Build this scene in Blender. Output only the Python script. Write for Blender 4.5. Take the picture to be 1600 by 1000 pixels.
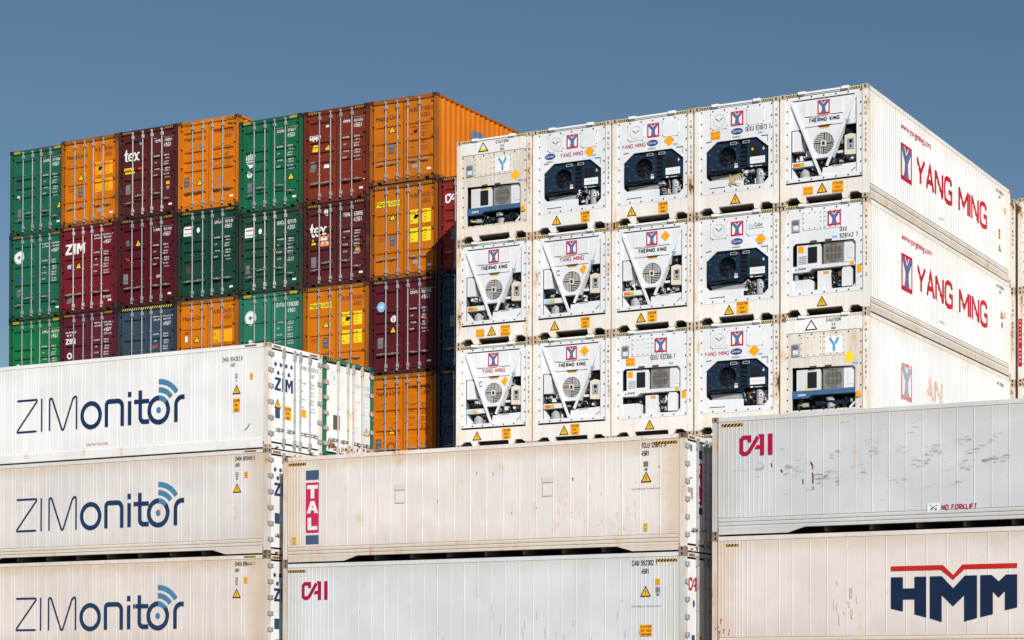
import bpy, bmesh, math, random
from mathutils import Vector, Matrix
from mathutils.geometry import tessellate_polygon

for o in list(bpy.data.objects):
    bpy.data.objects.remove(o)
SC = bpy.context.scene
COL = SC.collection
rnd = random.Random(7)

# ------------------------------------------------------------------ camera
YAW, PITCH, ROLL = 0.46153, 0.01159, 0.00154
FPX, SX, SY = 3107.135, 264.03, 537.82          # focal length and shift in photo pixels (1600 wide)
cam = bpy.data.cameras.new("camera")
cam.sensor_fit = 'HORIZONTAL'
cam.sensor_width = 36.0
cam.lens = 36.0 * FPX / 1600
cam.shift_x = -SX / 1600
cam.shift_y = SY / 1600
cam.clip_start = 0.5
cam.clip_end = 20000
camo = bpy.data.objects.new("camera", cam)
COL.objects.link(camo)
cy_, sy_ = math.cos(YAW), math.sin(YAW)
fwd = Vector((-sy_ * math.cos(PITCH), cy_ * math.cos(PITCH), math.sin(PITCH)))
rt = Vector((cy_, sy_, 0))
up = rt.cross(fwd)
r2 = rt * math.cos(ROLL) + up * math.sin(ROLL)
u2 = up * math.cos(ROLL) - rt * math.sin(ROLL)
camo.matrix_world = Matrix(((r2.x, u2.x, -fwd.x, 0), (r2.y, u2.y, -fwd.y, 0), (r2.z, u2.z, -fwd.z, 0), (0, 0, 0, 1)))
SC.camera = camo

# ------------------------------------------------------------------ world and sun
SUN_DIR = Vector((2.86, -2.75, 2.29)).normalized()     # towards the sun, read from the cast shadows
SUN_EL = math.asin(SUN_DIR.z)
SUN_AZ = math.atan2(SUN_DIR.x, SUN_DIR.y)
world = bpy.data.worlds.new("World")
SC.world = world
world.use_nodes = True
wn = world.node_tree
bg = wn.nodes['Background']
sky = wn.nodes.new('ShaderNodeTexSky')
sky.sky_type = 'NISHITA'
sky.sun_disc = False
sky.sun_elevation = SUN_EL
sky.sun_rotation = SUN_AZ
sky.altitude = 0
sky.air_density = 1.0
sky.dust_density = 0.6
sky.ozone_density = 2.0
hsv = wn.nodes.new('ShaderNodeHueSaturation')
hsv.inputs['Saturation'].default_value = 1.08
hsv.inputs['Value'].default_value = 0.70
wn.links.new(sky.outputs[0], hsv.inputs['Color'])
tint = wn.nodes.new('ShaderNodeVectorMath')
tint.operation = 'MULTIPLY'
tint.inputs[1].default_value = (0.96, 1.01, 1.0)
wn.links.new(hsv.outputs[0], tint.inputs[0])
wn.links.new(tint.outputs[0], bg.inputs[0])
bg.inputs[1].default_value = 0.08
sun = bpy.data.lights.new("sun", 'SUN')
sun.energy = 4.6
sun.angle = math.radians(0.5)
sun.color = (1.0, 0.965, 0.915)
suno = bpy.data.objects.new("sun", sun)
COL.objects.link(suno)
suno.rotation_euler = (-SUN_DIR).to_track_quat('-Z', 'Y').to_euler()
suno.location = (0, 0, 60)
SC.view_settings.view_transform = 'Standard'
SC.view_settings.look = 'None'
SC.view_settings.exposure = 0.15
SC.view_settings.gamma = 1.0
SC.render.engine = 'CYCLES'
try:
    SC.cycles.max_bounces = 6
    SC.cycles.transparent_max_bounces = 8
except Exception:
    pass

# ------------------------------------------------------------------ materials
def s2l(c):
    return tuple(((x / 255) / 12.92 if x / 255 <= 0.04045 else ((x / 255 + 0.055) / 1.055) ** 2.4) for x in c)

MATS = {}
def paint(rgb, wear=0.0, grime=0.3, rough=0.45, stain=(0.62, 0.50, 0.38), scuff=0.0, bump=0.12, metal=0.0, white_wear=0.0, low=0.0, edge=0.0):
    key = ('p', rgb, wear, grime, rough, stain, scuff, bump, metal, white_wear, low, edge)
    if key in MATS:
        return MATS[key]
    m = bpy.data.materials.new("painted_steel")
    MATS[key] = m
    m.use_nodes = True
    nt = m.node_tree
    N, Lk = nt.nodes, nt.links
    bs = N['Principled BSDF']
    bs.inputs['Metallic'].default_value = metal
    try:
        bs.inputs['Specular IOR Level'].default_value = 0.22
    except Exception:
        pass
    tc = N.new('ShaderNodeTexCoord'); oi = N.new('ShaderNodeObjectInfo')
    off = N.new('ShaderNodeVectorMath'); off.operation = 'MULTIPLY_ADD'
    Lk.new(oi.outputs['Location'], off.inputs[0])
    off.inputs[1].default_value = (1.37, 1.11, 1.73)
    Lk.new(tc.outputs['Object'], off.inputs[2])
    co = off.outputs[0]
    def noise(scl, vec=(1, 1, 1), det=5, rgh=0.55, src=co):
        mp = N.new('ShaderNodeVectorMath'); mp.operation = 'MULTIPLY'
        Lk.new(src, mp.inputs[0]); mp.inputs[1].default_value = vec
        n = N.new('ShaderNodeTexNoise'); n.inputs['Scale'].default_value = scl
        n.inputs['Detail'].default_value = det; n.inputs['Roughness'].default_value = rgh
        Lk.new(mp.outputs[0], n.inputs['Vector'])
        return n.outputs['Fac']
    def ramp(f, a, b, lo=0.0, hi=1.0):
        r = N.new('ShaderNodeMapRange'); r.interpolation_type = 'SMOOTHSTEP'
        r.inputs[1].default_value = a; r.inputs[2].default_value = b
        r.inputs[3].default_value = lo; r.inputs[4].default_value = hi
        Lk.new(f, r.inputs[0]); return r.outputs[0]
    def mul(a, b):
        x = N.new('ShaderNodeMath'); x.operation = 'MULTIPLY'
        Lk.new(a, x.inputs[0])
        if isinstance(b, float): x.inputs[1].default_value = b
        else: Lk.new(b, x.inputs[1])
        return x.outputs[0]
    def mix(f, a, b):
        x = N.new('ShaderNodeMix'); x.data_type = 'RGBA'
        Lk.new(f, x.inputs[0])
        for s, v in ((6, a), (7, b)):
            if isinstance(v, tuple): x.inputs[s].default_value = (*v[:3], 1)
            else: Lk.new(v, x.inputs[s])
        return x.outputs[2]
    broad = noise(0.7, det=4)
    streak = noise(1.0, (17, 17, 0.45), det=8, rgh=0.7)
    fine = noise(14, det=4)
    dark = tuple(x * 0.93 for x in rgb); lite = tuple(min(1, x * 1.03) for x in rgb)
    c = mix(ramp(broad, 0.35, 0.68), dark, lite)
    if grime > 0:
        patch = noise(1.6, (1.6, 1.6, 0.5), det=9, rgh=0.7)
        g = mul(ramp(streak, 0.42, 0.66), ramp(patch, 0.36, 0.62, 0.25, 1.0))
        st = tuple(rgb[i] * stain[i] * 1.15 for i in range(3)) if max(rgb) > 0.45 else tuple(rgb[i] * 0.45 + 0.012 * stain[i] for i in range(3))
        c = mix(mul(g, float(grime)), c, st)
    if edge > 0:      # brown runs spreading from the end posts and from under the top rail
        sx = N.new('ShaderNodeSeparateXYZ'); Lk.new(tc.outputs['Object'], sx.inputs[0])
        wob = noise(1.3, (1, 1, 1.2), det=8, rgh=0.7)
        def near(out, ctr, d0, d1):
            a = N.new('ShaderNodeMath'); a.operation = 'SUBTRACT'; Lk.new(sx.outputs[out], a.inputs[0]); a.inputs[1].default_value = ctr
            b_ = N.new('ShaderNodeMath'); b_.operation = 'ABSOLUTE'; Lk.new(a.outputs[0], b_.inputs[0])
            c_ = N.new('ShaderNodeMath'); c_.operation = 'MULTIPLY_ADD'; Lk.new(wob, c_.inputs[0]); c_.inputs[1].default_value = -1.1 * d1; Lk.new(b_.outputs[0], c_.inputs[2])
            return ramp(c_.outputs[0], d1 * .45, d0)
        es = tuple(rgb[i] * (.84, .70, .54)[i] for i in range(3))
        for o_, ctr, d0, d1 in (('Y', .0, -.25, .9), ('Y', 12.192, -.25, .9), ('Z', 2.896, -.2, .55)):
            c = mix(mul(near(o_, ctr, d0, d1), float(edge)), c, es)
    if low > 0:     # splashed dirt and rust runs gathered on the lowest metre, uneven in outline
        sx = N.new('ShaderNodeSeparateXYZ'); Lk.new(tc.outputs['Object'], sx.inputs[0])
        zz = N.new('ShaderNodeMath'); zz.operation = 'SUBTRACT'
        Lk.new(sx.outputs['Z'], zz.inputs[0]); Lk.new(noise(1.4, (2, 2, 0.8), det=6), zz.inputs[1])
        c = mix(mul(ramp(zz.outputs[0], 0.55, -0.35), float(low)), c, tuple(rgb[i] * stain[i] * 0.8 for i in range(3)))
    if scuff > 0:
        s1 = noise(1.0, (1.3, 1.3, 5.5), det=9, rgh=0.78)
        s2 = noise(0.5, (1, 1, 1.5), det=2)
        sx = N.new('ShaderNodeSeparateXYZ'); Lk.new(tc.outputs['Object'], sx.inputs[0])
        zz = mul(ramp(sx.outputs['Z'], 0.7, 1.2), ramp(sx.outputs['Z'], 2.5, 2.0))
        c = mix(mul(mul(mul(ramp(s1, 0.58, 0.67), ramp(s2, 0.38, 0.6)), zz), float(scuff)), c, (0.16, 0.16, 0.18))
    if white_wear > 0:
        s1 = noise(5.0, (1, 1, 1), det=8, rgh=0.7)
        c = mix(mul(ramp(s1, 0.62, 0.68), float(white_wear)), c, (0.5, 0.48, 0.45))
    if wear > 0:
        rn = noise(2.0, (1, 1, 0.45), det=10, rgh=0.68)
        a = 0.76 - 0.20 * wear
        halo = ramp(rn, a - 0.12, a + 0.04)
        c = mix(mul(halo, 0.7), c, (0.62, 0.34, 0.13) if max(rgb) > 0.3 and rgb[2] > 0.3 else (0.10, 0.05, 0.03))
        c = mix(ramp(rn, a, a + 0.05), c, mix(ramp(fine, 0.4, 0.6), (0.16, 0.06, 0.025), (0.07, 0.03, 0.02)))
    Lk.new(c, bs.inputs['Base Color'])
    rr = ramp(broad, 0.3, 0.7, rough, min(1, rough + 0.2)); Lk.new(rr, bs.inputs['Roughness'])
    bp = N.new('ShaderNodeBump'); bp.inputs['Strength'].default_value = bump
    bp.inputs['Distance'].default_value = 0.012
    Lk.new(noise(1.6, det=3), bp.inputs['Height'])
    Lk.new(bp.outputs[0], bs.inputs['Normal'])
    return m

def flat(rgb, rough=0.5, worn=0.0, metal=0.0, noise_amt=0.12):
    key = ('f', rgb, rough, worn, metal)
    if key in MATS:
        return MATS[key]
    m = bpy.data.materials.new("print")
    MATS[key] = m
    m.use_nodes = True
    nt = m.node_tree; N, Lk = nt.nodes, nt.links
    bs = N['Principled BSDF']
    bs.inputs['Roughness'].default_value = rough
    bs.inputs['Specular IOR Level'].default_value = 0.15
    bs.inputs['Metallic'].default_value = metal
    tc = N.new('ShaderNodeTexCoord')
    n = N.new('ShaderNodeTexNoise'); n.inputs['Scale'].default_value = 3.0; n.inputs['Detail'].default_value = 8
    Lk.new(tc.outputs['Object'], n.inputs['Vector'])
    x = N.new('ShaderNodeMix'); x.data_type = 'RGBA'
    Lk.new(n.outputs['Fac'], x.inputs[0])
    x.inputs[6].default_value = (*[v * (1 - noise_amt) for v in rgb], 1)
    x.inputs[7].default_value = (*[min(1, v * (1 + noise_amt) + 0.004) for v in rgb], 1)
    Lk.new(x.outputs[2], bs.inputs['Base Color'])
    if worn > 0:
        n2 = N.new('ShaderNodeTexNoise'); n2.inputs['Scale'].default_value = 2.2; n2.inputs['Detail'].default_value = 12
        n2.inputs['Roughness'].default_value = 0.75
        mp = N.new('ShaderNodeVectorMath'); mp.operation = 'MULTIPLY'; mp.inputs[1].default_value = (3, 3, 0.8)
        Lk.new(tc.outputs['Object'], mp.inputs[0]); Lk.new(mp.outputs[0], n2.inputs['Vector'])
        r = N.new('ShaderNodeMapRange'); r.inputs[1].default_value = 0.72 - worn * 0.3; r.inputs[2].default_value = 0.76 - worn * 0.3
        r.inputs[3].default_value = 0; r.inputs[4].default_value = 1
        Lk.new(n2.outputs['Fac'], r.inputs[0])
        tr = N.new('ShaderNodeBsdfTransparent'); ms = N.new('ShaderNodeMixShader')
        Lk.new(r.outputs[0], ms.inputs[0]); Lk.new(bs.outputs[0], ms.inputs[1]); Lk.new(tr.outputs[0], ms.inputs[2])
        Lk.new(ms.outputs[0], N['Material Output'].inputs[0])
    return m

BLACK = flat((0.012, 0.012, 0.014))
RUBBER = flat((0.02, 0.02, 0.022), 0.7)
WHITE = flat((0.80, 0.80, 0.79))
WHITE_P = flat((0.62, 0.62, 0.61), 0.5, 0.25)
YELLOW = flat((0.85, 0.45, 0.02))
AMBER = flat((0.85, 0.36, 0.01))
LEMON = flat((0.85, 0.62, 0.02))
NAVY = flat((0.018, 0.045, 0.125))
NAVY_W = flat((0.010, 0.032, 0.095), 0.5, 0.12)
BLUE = flat((0.05, 0.22, 0.45))
CRIMSON = flat((0.42, 0.008, 0.06))
CRIMSON_W = flat((0.38, 0.006, 0.05), 0.5, 0.03)
RED = flat((0.52, 0.006, 0.028))
SLATE = flat((0.085, 0.15, 0.32))
DARKTXT = flat((0.05, 0.05, 0.055))
GREYTXT = flat((0.18, 0.18, 0.18), 0.5, 0.3)
PLATE = flat((0.10, 0.11, 0.13), 0.4, 0, 0.4)
GALV = paint((0.40, 0.41, 0.43), 0.0, 0.35, 0.42, (0.6, 0.52, 0.45), metal=0.35)
GALV_R = paint((0.52, 0.50, 0.48), 0.55, 0.5, 0.5, (0.6, 0.45, 0.3), metal=0.2)
HANDLE = paint((0.36, 0.35, 0.34), 0.2, 0.5, 0.5, metal=0.3)
DARKSTEEL = paint((0.045, 0.04, 0.038), 0.45, 0.4, 0.6)
HOLE = flat((0.006, 0.006, 0.006), 0.9)

# ------------------------------------------------------------------ mesh building
class MB:
    def __init__(s):
        s.v = []; s.f = []; s.mi = []
    def face(s, pts, m=0):
        b = len(s.v); s.v += [tuple(p) for p in pts]; s.f.append(tuple(range(b, b + len(pts)))); s.mi.append(m)
        return s
    def box(s, x0, x1, y0, y1, z0, z1, m=0):
        b = len(s.v)
        s.v += [(x0, y0, z0), (x1, y0, z0), (x1, y1, z0), (x0, y1, z0), (x0, y0, z1), (x1, y0, z1), (x1, y1, z1), (x0, y1, z1)]
        for q in ((0, 3, 2, 1), (4, 5, 6, 7), (0, 1, 5, 4), (1, 2, 6, 5), (2, 3, 7, 6), (3, 0, 4, 7)):
            s.f.append(tuple(b + i for i in q)); s.mi.append(m)
        return s
    def plate(s, loops, y0, y1, m=0, axis='y', back=False):
        """polygon with holes in the (x,z) plane, front at y0, walls back to y1; axis x: polygon in (y,z), extruded in x;
        axis z: polygon in (x,y)"""
        def P(a, b, d):
            return (a, d, b) if axis == 'y' else ((d, a, b) if axis == 'x' else (a, b, d))
        tess = tessellate_polygon([[Vector((a, b, 0)) for a, b in lp] for lp in loops])
        allp = [p for lp in loops for p in lp]
        for d in ((y0, y1) if back else (y0,)):
            b = len(s.v); s.v += [P(p[0], p[1], d) for p in allp]
            for t in tess:
                s.f.append(tuple(b + i for i in t)); s.mi.append(m)
        for lp in loops:
            n = len(lp)
            for i in range(n):
                a, c = lp[i], lp[(i + 1) % n]
                s.face([P(*a, y0), P(*c, y0), P(*c, y1), P(*a, y1)], m)
        return s
    def cyl(s, p0, p1, r, n=8, m=0, r1=None, caps=True):
        p0, p1 = Vector(p0), Vector(p1); d = (p1 - p0).normalized()
        a = d.orthogonal().normalized(); c = d.cross(a); r1 = r if r1 is None else r1
        b = len(s.v)
        for i in range(n):
            t = 2 * math.pi * i / n; e = a * math.cos(t) + c * math.sin(t)
            s.v.append(tuple(p0 + e * r)); s.v.append(tuple(p1 + e * r1))
        for i in range(n):
            j = (i + 1) % n
            s.f.append((b + 2 * i, b + 2 * j, b + 2 * j + 1, b + 2 * i + 1)); s.mi.append(m)
        if caps:
            s.f.append(tuple(b + 2 * i for i in range(n))); s.mi.append(m)
            s.f.append(tuple(b + 2 * i + 1 for i in range(n))); s.mi.append(m)
        return s
    def tube(s, pts, r, n=6, m=0):
        for a, b in zip(pts, pts[1:]):
            s.cyl(a, b, r, n, m)
        return s
    def mesh(s, name, mats):
        me = bpy.data.meshes.new(name)
        me.from_pydata(s.v, [], s.f)
        for m in mats: me.materials.append(m)
        if len(mats) > 1: me.polygons.foreach_set('material_index', s.mi)
        bm = bmesh.new(); bm.from_mesh(me)
        bmesh.ops.recalc_face_normals(bm, faces=bm.faces)
        bm.to_mesh(me); bm.free()
        return me
    def build(s, name, mats, parent, loc=None, kind=None):
        if not isinstance(mats, (list, tuple)): mats = [mats]
        return link(name, s.mesh(name, mats), parent, loc, kind)

def link(name, me, parent=None, loc=None, kind=None):
    o = bpy.data.objects.new(name, me); COL.objects.link(o)
    if parent is not None: o.parent = parent
    if loc is not None: o.location = loc
    if kind: o['kind'] = kind
    return o

def thing(name, label, cat, loc, rz=0.0, group=None):
    o = bpy.data.objects.new(name, None); COL.objects.link(o)
    o.empty_display_size = 0.3
    o.location = loc; o.rotation_euler = (0, 0, rz)
    o['label'] = label; o['category'] = cat
    if group: o['group'] = group
    return o

# ------------------------------------------------------------------ flat shapes: (verts2d, faces)
def poly(pts, holes=()):
    loops = [list(pts)] + [list(h) for h in holes]
    t = tessellate_polygon([[Vector((a, b, 0)) for a, b in lp] for lp in loops])
    return ([p for lp in loops for p in lp], [tuple(x) for x in t])
def rect(x0, z0, x1, z1): return ([(x0, z0), (x1, z0), (x1, z1), (x0, z1)], [(0, 1, 2, 3)])
def arcp(cx, cz, r, a0, a1, n=10, rz=None):
    rz = r if rz is None else rz
    return [(cx + r * math.cos(math.radians(a0 + (a1 - a0) * i / n)), cz + rz * math.sin(math.radians(a0 + (a1 - a0) * i / n))) for i in range(n + 1)]
def disc(cx, cz, r, n=20, rz=None): return ([p for p in arcp(cx, cz, r, 0, 360, n, rz)[:-1]], [tuple(range(n))])
def ring(cx, cz, r0, r1, a0=0, a1=360, n=28):
    A = arcp(cx, cz, r0, a0, a1, n); B = arcp(cx, cz, r1, a0, a1, n)
    return (A + B, [(i, i + 1, n + 2 + i, n + 1 + i) for i in range(n)])
def stroke(pts, w):
    P = [Vector(p) for i, p in enumerate(pts) if i == 0 or (Vector(p) - Vector(pts[i - 1])).length > 1e-5]; L_, R_ = [], []
    for i, p in enumerate(P):
        if i == 0: d = (P[1] - p).normalized(); k = 1
        elif i == len(P) - 1: d = (p - P[i - 1]).normalized(); k = 1
        else:
            a = (p - P[i - 1]).normalized(); b = (P[i + 1] - p).normalized()
            d = (a + b)
            d = d.normalized() if d.length > 1e-4 else a
            k = 1 / max(0.45, d.dot(a))
        nrm = Vector((-d.y, d.x)) * (w / 2 * k)
        L_.append(tuple(p + nrm)); R_.append(tuple(p - nrm))
    n = len(P)
    return (L_ + R_, [(i, i + 1, n + i + 1, n + i) for i in range(n - 1)])
def join(*sh):
    if any(isinstance(q, Lv) for q in sh):
        return Lv([join0(*[(q.lv[i] if isinstance(q, Lv) else (q if i == 0 else ([], []))) for q in sh]) for i in range(3)])
    return join0(*sh)
def xf(sh, sx=1, sz=1, dx=0, dz=0): return ([(x * sx + dx, z * sz + dz) for x, z in sh[0]], sh[1])
TXT = {}
GL = {
 'A': (1, [[(0, 0), (.5, 1), (1, 0)], [(.2, .32), (.8, .32)]]),
 'B': (1, [[(0, .53), (.75, .53), (1, .65), (1, .88), (.8, 1), (0, 1), (0, 0), (.8, 0), (1, .14), (1, .42), (.8, .53)]]),
 'C': (1, [[(1, .76), (.93, .91), (.75, 1), (.28, 1), (.08, .9), (0, .7), (0, .3), (.08, .1), (.28, 0), (.75, 0), (.93, .09), (1, .24)]]),
 'D': (1, [[(0, .5), (0, 1), (.65, 1), (.92, .88), (1, .65), (1, .35), (.92, .12), (.65, 0), (0, 0), (0, .5)]]),
 'E': (.9, [[(1, 1), (0, 1), (0, 0), (1, 0)], [(0, .52), (.85, .52)]]),
 'F': (.9, [[(1, 1), (0, 1), (0, 0)], [(0, .52), (.8, .52)]]),
 'G': (1.08, [[(.97, .78), (.88, .92), (.7, 1), (.3, 1), (.09, .9), (0, .7), (0, .3), (.09, .1), (.3, 0), (.7, 0), (.97, .07), (.97, .47), (.58, .47)]]),
 'H': (1, [[(0, 0), (0, 1)], [(1, 0), (1, 1)], [(0, .5), (1, .5)]]),
 'I': (0, [[(0, 0), (0, 1)]]),
 'J': (.8, [[(1, 1), (1, .2), (.8, 0), (.25, 0), (0, .2)]]),
 'K': (1, [[(0, 0), (0, 1)], [(1, 1), (.12, .48), (1, 0)]]),
 'L': (.85, [[(0, 1), (0, 0), (1, 0)]]),
 'M': (1.4, [[(0, 0), (0, 1)], [(1, 0), (1, 1)], [(0, .97), (.5, .28), (1, .97)]]),
 'N': (1.05, [[(0, 0), (0, 1)], [(1, 0), (1, 1)], [(0, .98), (1, .02)]]),
 'O': (1.1, [[(.5, 1), (.27, 1), (.08, .9), (0, .7), (0, .3), (.08, .1), (.27, 0), (.73, 0), (.92, .1), (1, .3), (1, .7), (.92, .9), (.73, 1), (.5, 1)]]),
 'P': (.95, [[(0, 0), (0, 1), (.75, 1), (1, .87), (1, .6), (.75, .47), (0, .47)]]),
 'Q': (1.1, [[(.5, 1), (.2, 1), (0, .8), (0, .2), (.2, 0), (.8, 0), (1, .2), (1, .8), (.8, 1), (.5, 1)], [(.6, .25), (1, -.05)]]),
 'R': (1, [[(0, 0), (0, 1), (.75, 1), (1, .87), (1, .62), (.75, .48), (.06, .48)], [(.5, .48), (1, 0)]]),
 'S': (.95, [[(1, .82), (.85, 1), (.2, 1), (0, .85), (0, .65), (.15, .53), (.85, .47), (1, .35), (1, .14), (.8, 0), (.15, 0), (0, .18)]]),
 'T': (.95, [[(0, 1), (1, 1)], [(.5, 0), (.5, 1)]]),
 'U': (1, [[(0, 1), (0, .22), (.1, .06), (.27, 0), (.73, 0), (.9, .06), (1, .22), (1, 1)]]),
 'V': (1, [[(0, 1), (.5, 0), (1, 1)]]),
 'W': (1.4, [[(0, 1), (.25, 0), (.5, .9), (.75, 0), (1, 1)]]),
 'X': (1, [[(0, 0), (1, 1)], [(0, 1), (1, 0)]]),
 'Y': (1.05, [[(0, 1), (.5, .45), (1, 1)], [(.5, 0), (.5, .47)]]),
 'Z': (1, [[(0, 1), (1, 1), (0, 0), (1, 0)]]),
 '0': (.9, [[(.5, 1), (.2, 1), (0, .82), (0, .18), (.2, 0), (.8, 0), (1, .18), (1, .82), (.8, 1), (.5, 1)]]),
 '1': (.35, [[(0, .75), (1, 1), (1, 0)]]),
 '2': (.9, [[(0, .8), (.2, 1), (.8, 1), (1, .82), (1, .6), (0, .1), (0, 0), (1, 0)]]),
 '3': (.9, [[(0, .85), (.2, 1), (.8, 1), (1, .85), (1, .65), (.75, .53), (.4, .53)], [(.75, .53), (1, .4), (1, .15), (.8, 0), (.2, 0), (0, .15)]]),
 '4': (.95, [[(.75, 0), (.75, 1), (0, .28), (1, .28)]]),
 '5': (.9, [[(1, 1), (.08, 1), (0, .5), (.75, .6), (1, .45), (1, .15), (.8, 0), (.2, 0), (0, .15)]]),
 '6': (.9, [[(.95, .88), (.75, 1), (.25, 1), (0, .8), (0, .2), (.2, 0), (.8, 0), (1, .2), (1, .4), (.8, .57), (.05, .5)]]),
 '7': (.85, [[(0, 1), (1, 1), (.35, 0)]]),
 '8': (.9, [[(.5, .53), (.15, .53), (0, .68), (0, .85), (.2, 1), (.8, 1), (1, .85), (1, .68), (.85, .53), (.5, .53)], [(.15, .53), (0, .38), (0, .15), (.2, 0), (.8, 0), (1, .15), (1, .38), (.85, .53)]]),
 '9': (.9, [[(.05, .12), (.25, 0), (.75, 0), (1, .2), (1, .8), (.8, 1), (.2, 1), (0, .8), (0, .6), (.2, .43), (.95, .5)]]),
 '.': (0, [[(0, 0), (0, .08)]]), "'": (0, [[(0, .75), (0, 1)]]), '"': (.3, [[(0, .75), (0, 1)], [(1, .75), (1, 1)]]), ' ': (.55, [])}
def text(s, h, x, z, sx=1.0, bold=0.0, align='LEFT', shear=0.0, width=None, track=1.0):
    """painted lettering with cap height h whose baseline starts at (x, z)"""
    if any(c not in GL for c in s): return font_text(s, h, x, z, sx, min(bold, .008), align, shear, width, track)
    w = h * min(.24, .145 + bold * 2.6); gw = .50; gap = w / h + .10 * track
    tot = sum(GL[c][0] * gw for c in s) + gap * (len(s) - 1) + w / h
    k = sx * 1.05
    if width:
        adv = sum(GL[c][0] for c in s)
        g2 = (width / h - gap * (len(s) - 1) - w / h) / max(adv, .01)
        if .32 < g2 < .95: gw = g2; k = 1.0; tot = width / h
        else: k = width / (tot * h)
    W_ = tot * h * k
    ox = x - (W_ / 2 if align == 'CENTER' else W_ if align == 'RIGHT' else 0)
    parts = []; cur = w / 2 / h
    for c in s:
        a, st = GL[c]
        for line in st:
            P_ = [(ox + (cur + px * a * gw + shear * pz) * h * k, z + w / 2 + pz * (h - w)) for px, pz in line]
            if len(st) > 1 and line is not st[0]: parts.append((1 if line is st[1] else 2, stroke(P_, w * min(1, k + .15))))
            else: parts.append((0, stroke(P_, w * min(1, k + .15))))
        cur += a * gw + gap
    return Lv([join(*[q for l_, q in parts if l_ == i]) for i in range(3)])
class Lv(tuple):
    """shape whose crossing strokes sit on separate, hair-thin paint coats"""
    def __new__(c, lv):
        o = tuple.__new__(c, join0(*lv)); o.lv = lv; return o
def join0(*sh):
    V, F = [], []
    for v, f in sh:
        b = len(V); V += v; F += [tuple(b + i for i in q) for q in f]
    return V, F
def font_text(s, h, x, z, sx=1.0, bold=0.0, align='LEFT', shear=0.0, width=None, track=1.0):
    """lettering with cap height h whose baseline starts at (x, z)"""
    key = (s, bold, shear, track)
    if key not in TXT:
        cu = bpy.data.curves.new("lettering", 'FONT'); cu.body = s; cu.resolution_u = 2
        cu.offset = bold; cu.shear = shear; cu.space_character = track
        ob = bpy.data.objects.new("lettering", cu)
        me = ob.to_mesh()
        TXT[key] = ([(v.co.x, v.co.y) for v in me.vertices], [tuple(p.vertices) for p in me.polygons])
        ob.to_mesh_clear(); bpy.data.objects.remove(ob); bpy.data.curves.remove(cu)
    v, f = TXT[key]
    k = h / 0.70
    if not v: return ([], [])
    x0 = min(a for a, b in v); x1 = max(a for a, b in v)
    if width: sx = width / ((x1 - x0) * k)
    w = (x1 - x0) * k * sx
    ox = x - x0 * k * sx - (w / 2 if align == 'CENTER' else w if align == 'RIGHT' else 0)
    return ([(a * k * sx + ox, b * k + z) for a, b in v], f)
def vtext(s, h, x, ztop, step, bold=0.0, sx=0.75):
    return join(*[text(c, h, x, ztop - h - i * step, sx, bold, 'CENTER') for i, c in enumerate(s) if c != ' '])

# faces of a container a flat marking can be laid on
EPS = 0.004
def on_front(depth=0.0): return lambda u, v, k: (u, depth - EPS - 0.0012 * k, v)
def on_left(c, x=-1.219, base=0.0): return lambda u, v, k: (x - base - EPS - 0.0012 * k, c - u, v)     # seen from -X, u runs right
def on_right(x=1.219, base=0.0): return lambda u, v, k: (x + base + EPS + 0.0012 * k, u, v)
def decal(name, layers, parent, mapf, drape=None, label=None):
    """layers [(shape, material)], each a touch prouder than the last; drape=(breaks, fn) follows a pressed door"""
    V, F, MI, mats = [], [], [], []
    layers = [(k + .22 * i, q, mat) for k, (sh, mat) in enumerate(layers) for i, q in enumerate(sh.lv if isinstance(sh, Lv) else [sh])]
    for k, sh, mat in layers:
        v, f = sh
        if not v: continue
        if drape:
            bm = bmesh.new(); bv = [bm.verts.new((a, 0, b)) for a, b in v]
            for q in f:
                try: bm.faces.new([bv[i] for i in q])
                except ValueError: pass
            lo = min(b for a, b in v); hi = max(b for a, b in v)
            for zc in drape[0]:
                if lo + 1e-4 < zc < hi - 1e-4:
                    bmesh.ops.bisect_plane(bm, geom=bm.verts[:] + bm.edges[:] + bm.faces[:], plane_co=(0, 0, zc), plane_no=(0, 0, 1), dist=1e-5)
            bm.verts.index_update()
            v = [(q.co.x, q.co.z) for q in bm.verts]; f = [tuple(a.index for a in q.verts) for q in bm.faces]
            bm.free()
        if mat not in mats: mats.append(mat)
        b = len(V)
        for a, c in v:
            p = mapf(a, c, k)
            if drape: p = (p[0], p[1] + drape[1](c), p[2])
            V.append(p)
        F += [tuple(b + i for i in q) for q in f]; MI += [mats.index(mat)] * len(f)
    me = bpy.data.meshes.new(name); me.from_pydata(V, [], F)
    for m in mats: me.materials.append(m)
    me.polygons.foreach_set('material_index', MI); me.update()
    o = link(name, me, parent)
    if label: o['label'] = label
    return o

# ------------------------------------------------------------------ standard marks
def m_triangle(cx, cz, s, fill=YELLOW, line=BLACK):
    t = [(cx - s * .56, cz - s * .45), (cx + s * .56, cz - s * .45), (cx, cz + s * .55)]
    i = [(cx - s * .40, cz - s * .36), (cx + s * .40, cz - s * .36), (cx, cz + s * .36)]
    L = [(poly(t), line), (poly(i), fill)]
    if fill is not None:
        L.append((stroke([(cx + .02 * s, cz + .18 * s), (cx - .05 * s, cz - .02 * s), (cx + .06 * s, cz - .05 * s), (cx - .01 * s, cz - .28 * s)], s * .05), line))
    return L
def m_caution(x0, z0, w, h, lines=("CAUTION", "9'6\"", "HIGH"), back=AMBER, txt=BLACK):
    L = [(rect(x0, z0, x0 + w, z0 + h), back)] if back else []
    n = len(lines); sh = []
    for i, t in enumerate(lines):
        hh = h / n * .62
        sh.append(text(t, hh, x0 + w / 2, z0 + h - (i + .86) * h / n, 1, 0.015, 'CENTER', width=w * (.9 if len(t) > 5 else .5)))
    L.append((join(*sh), txt)); return L
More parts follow.
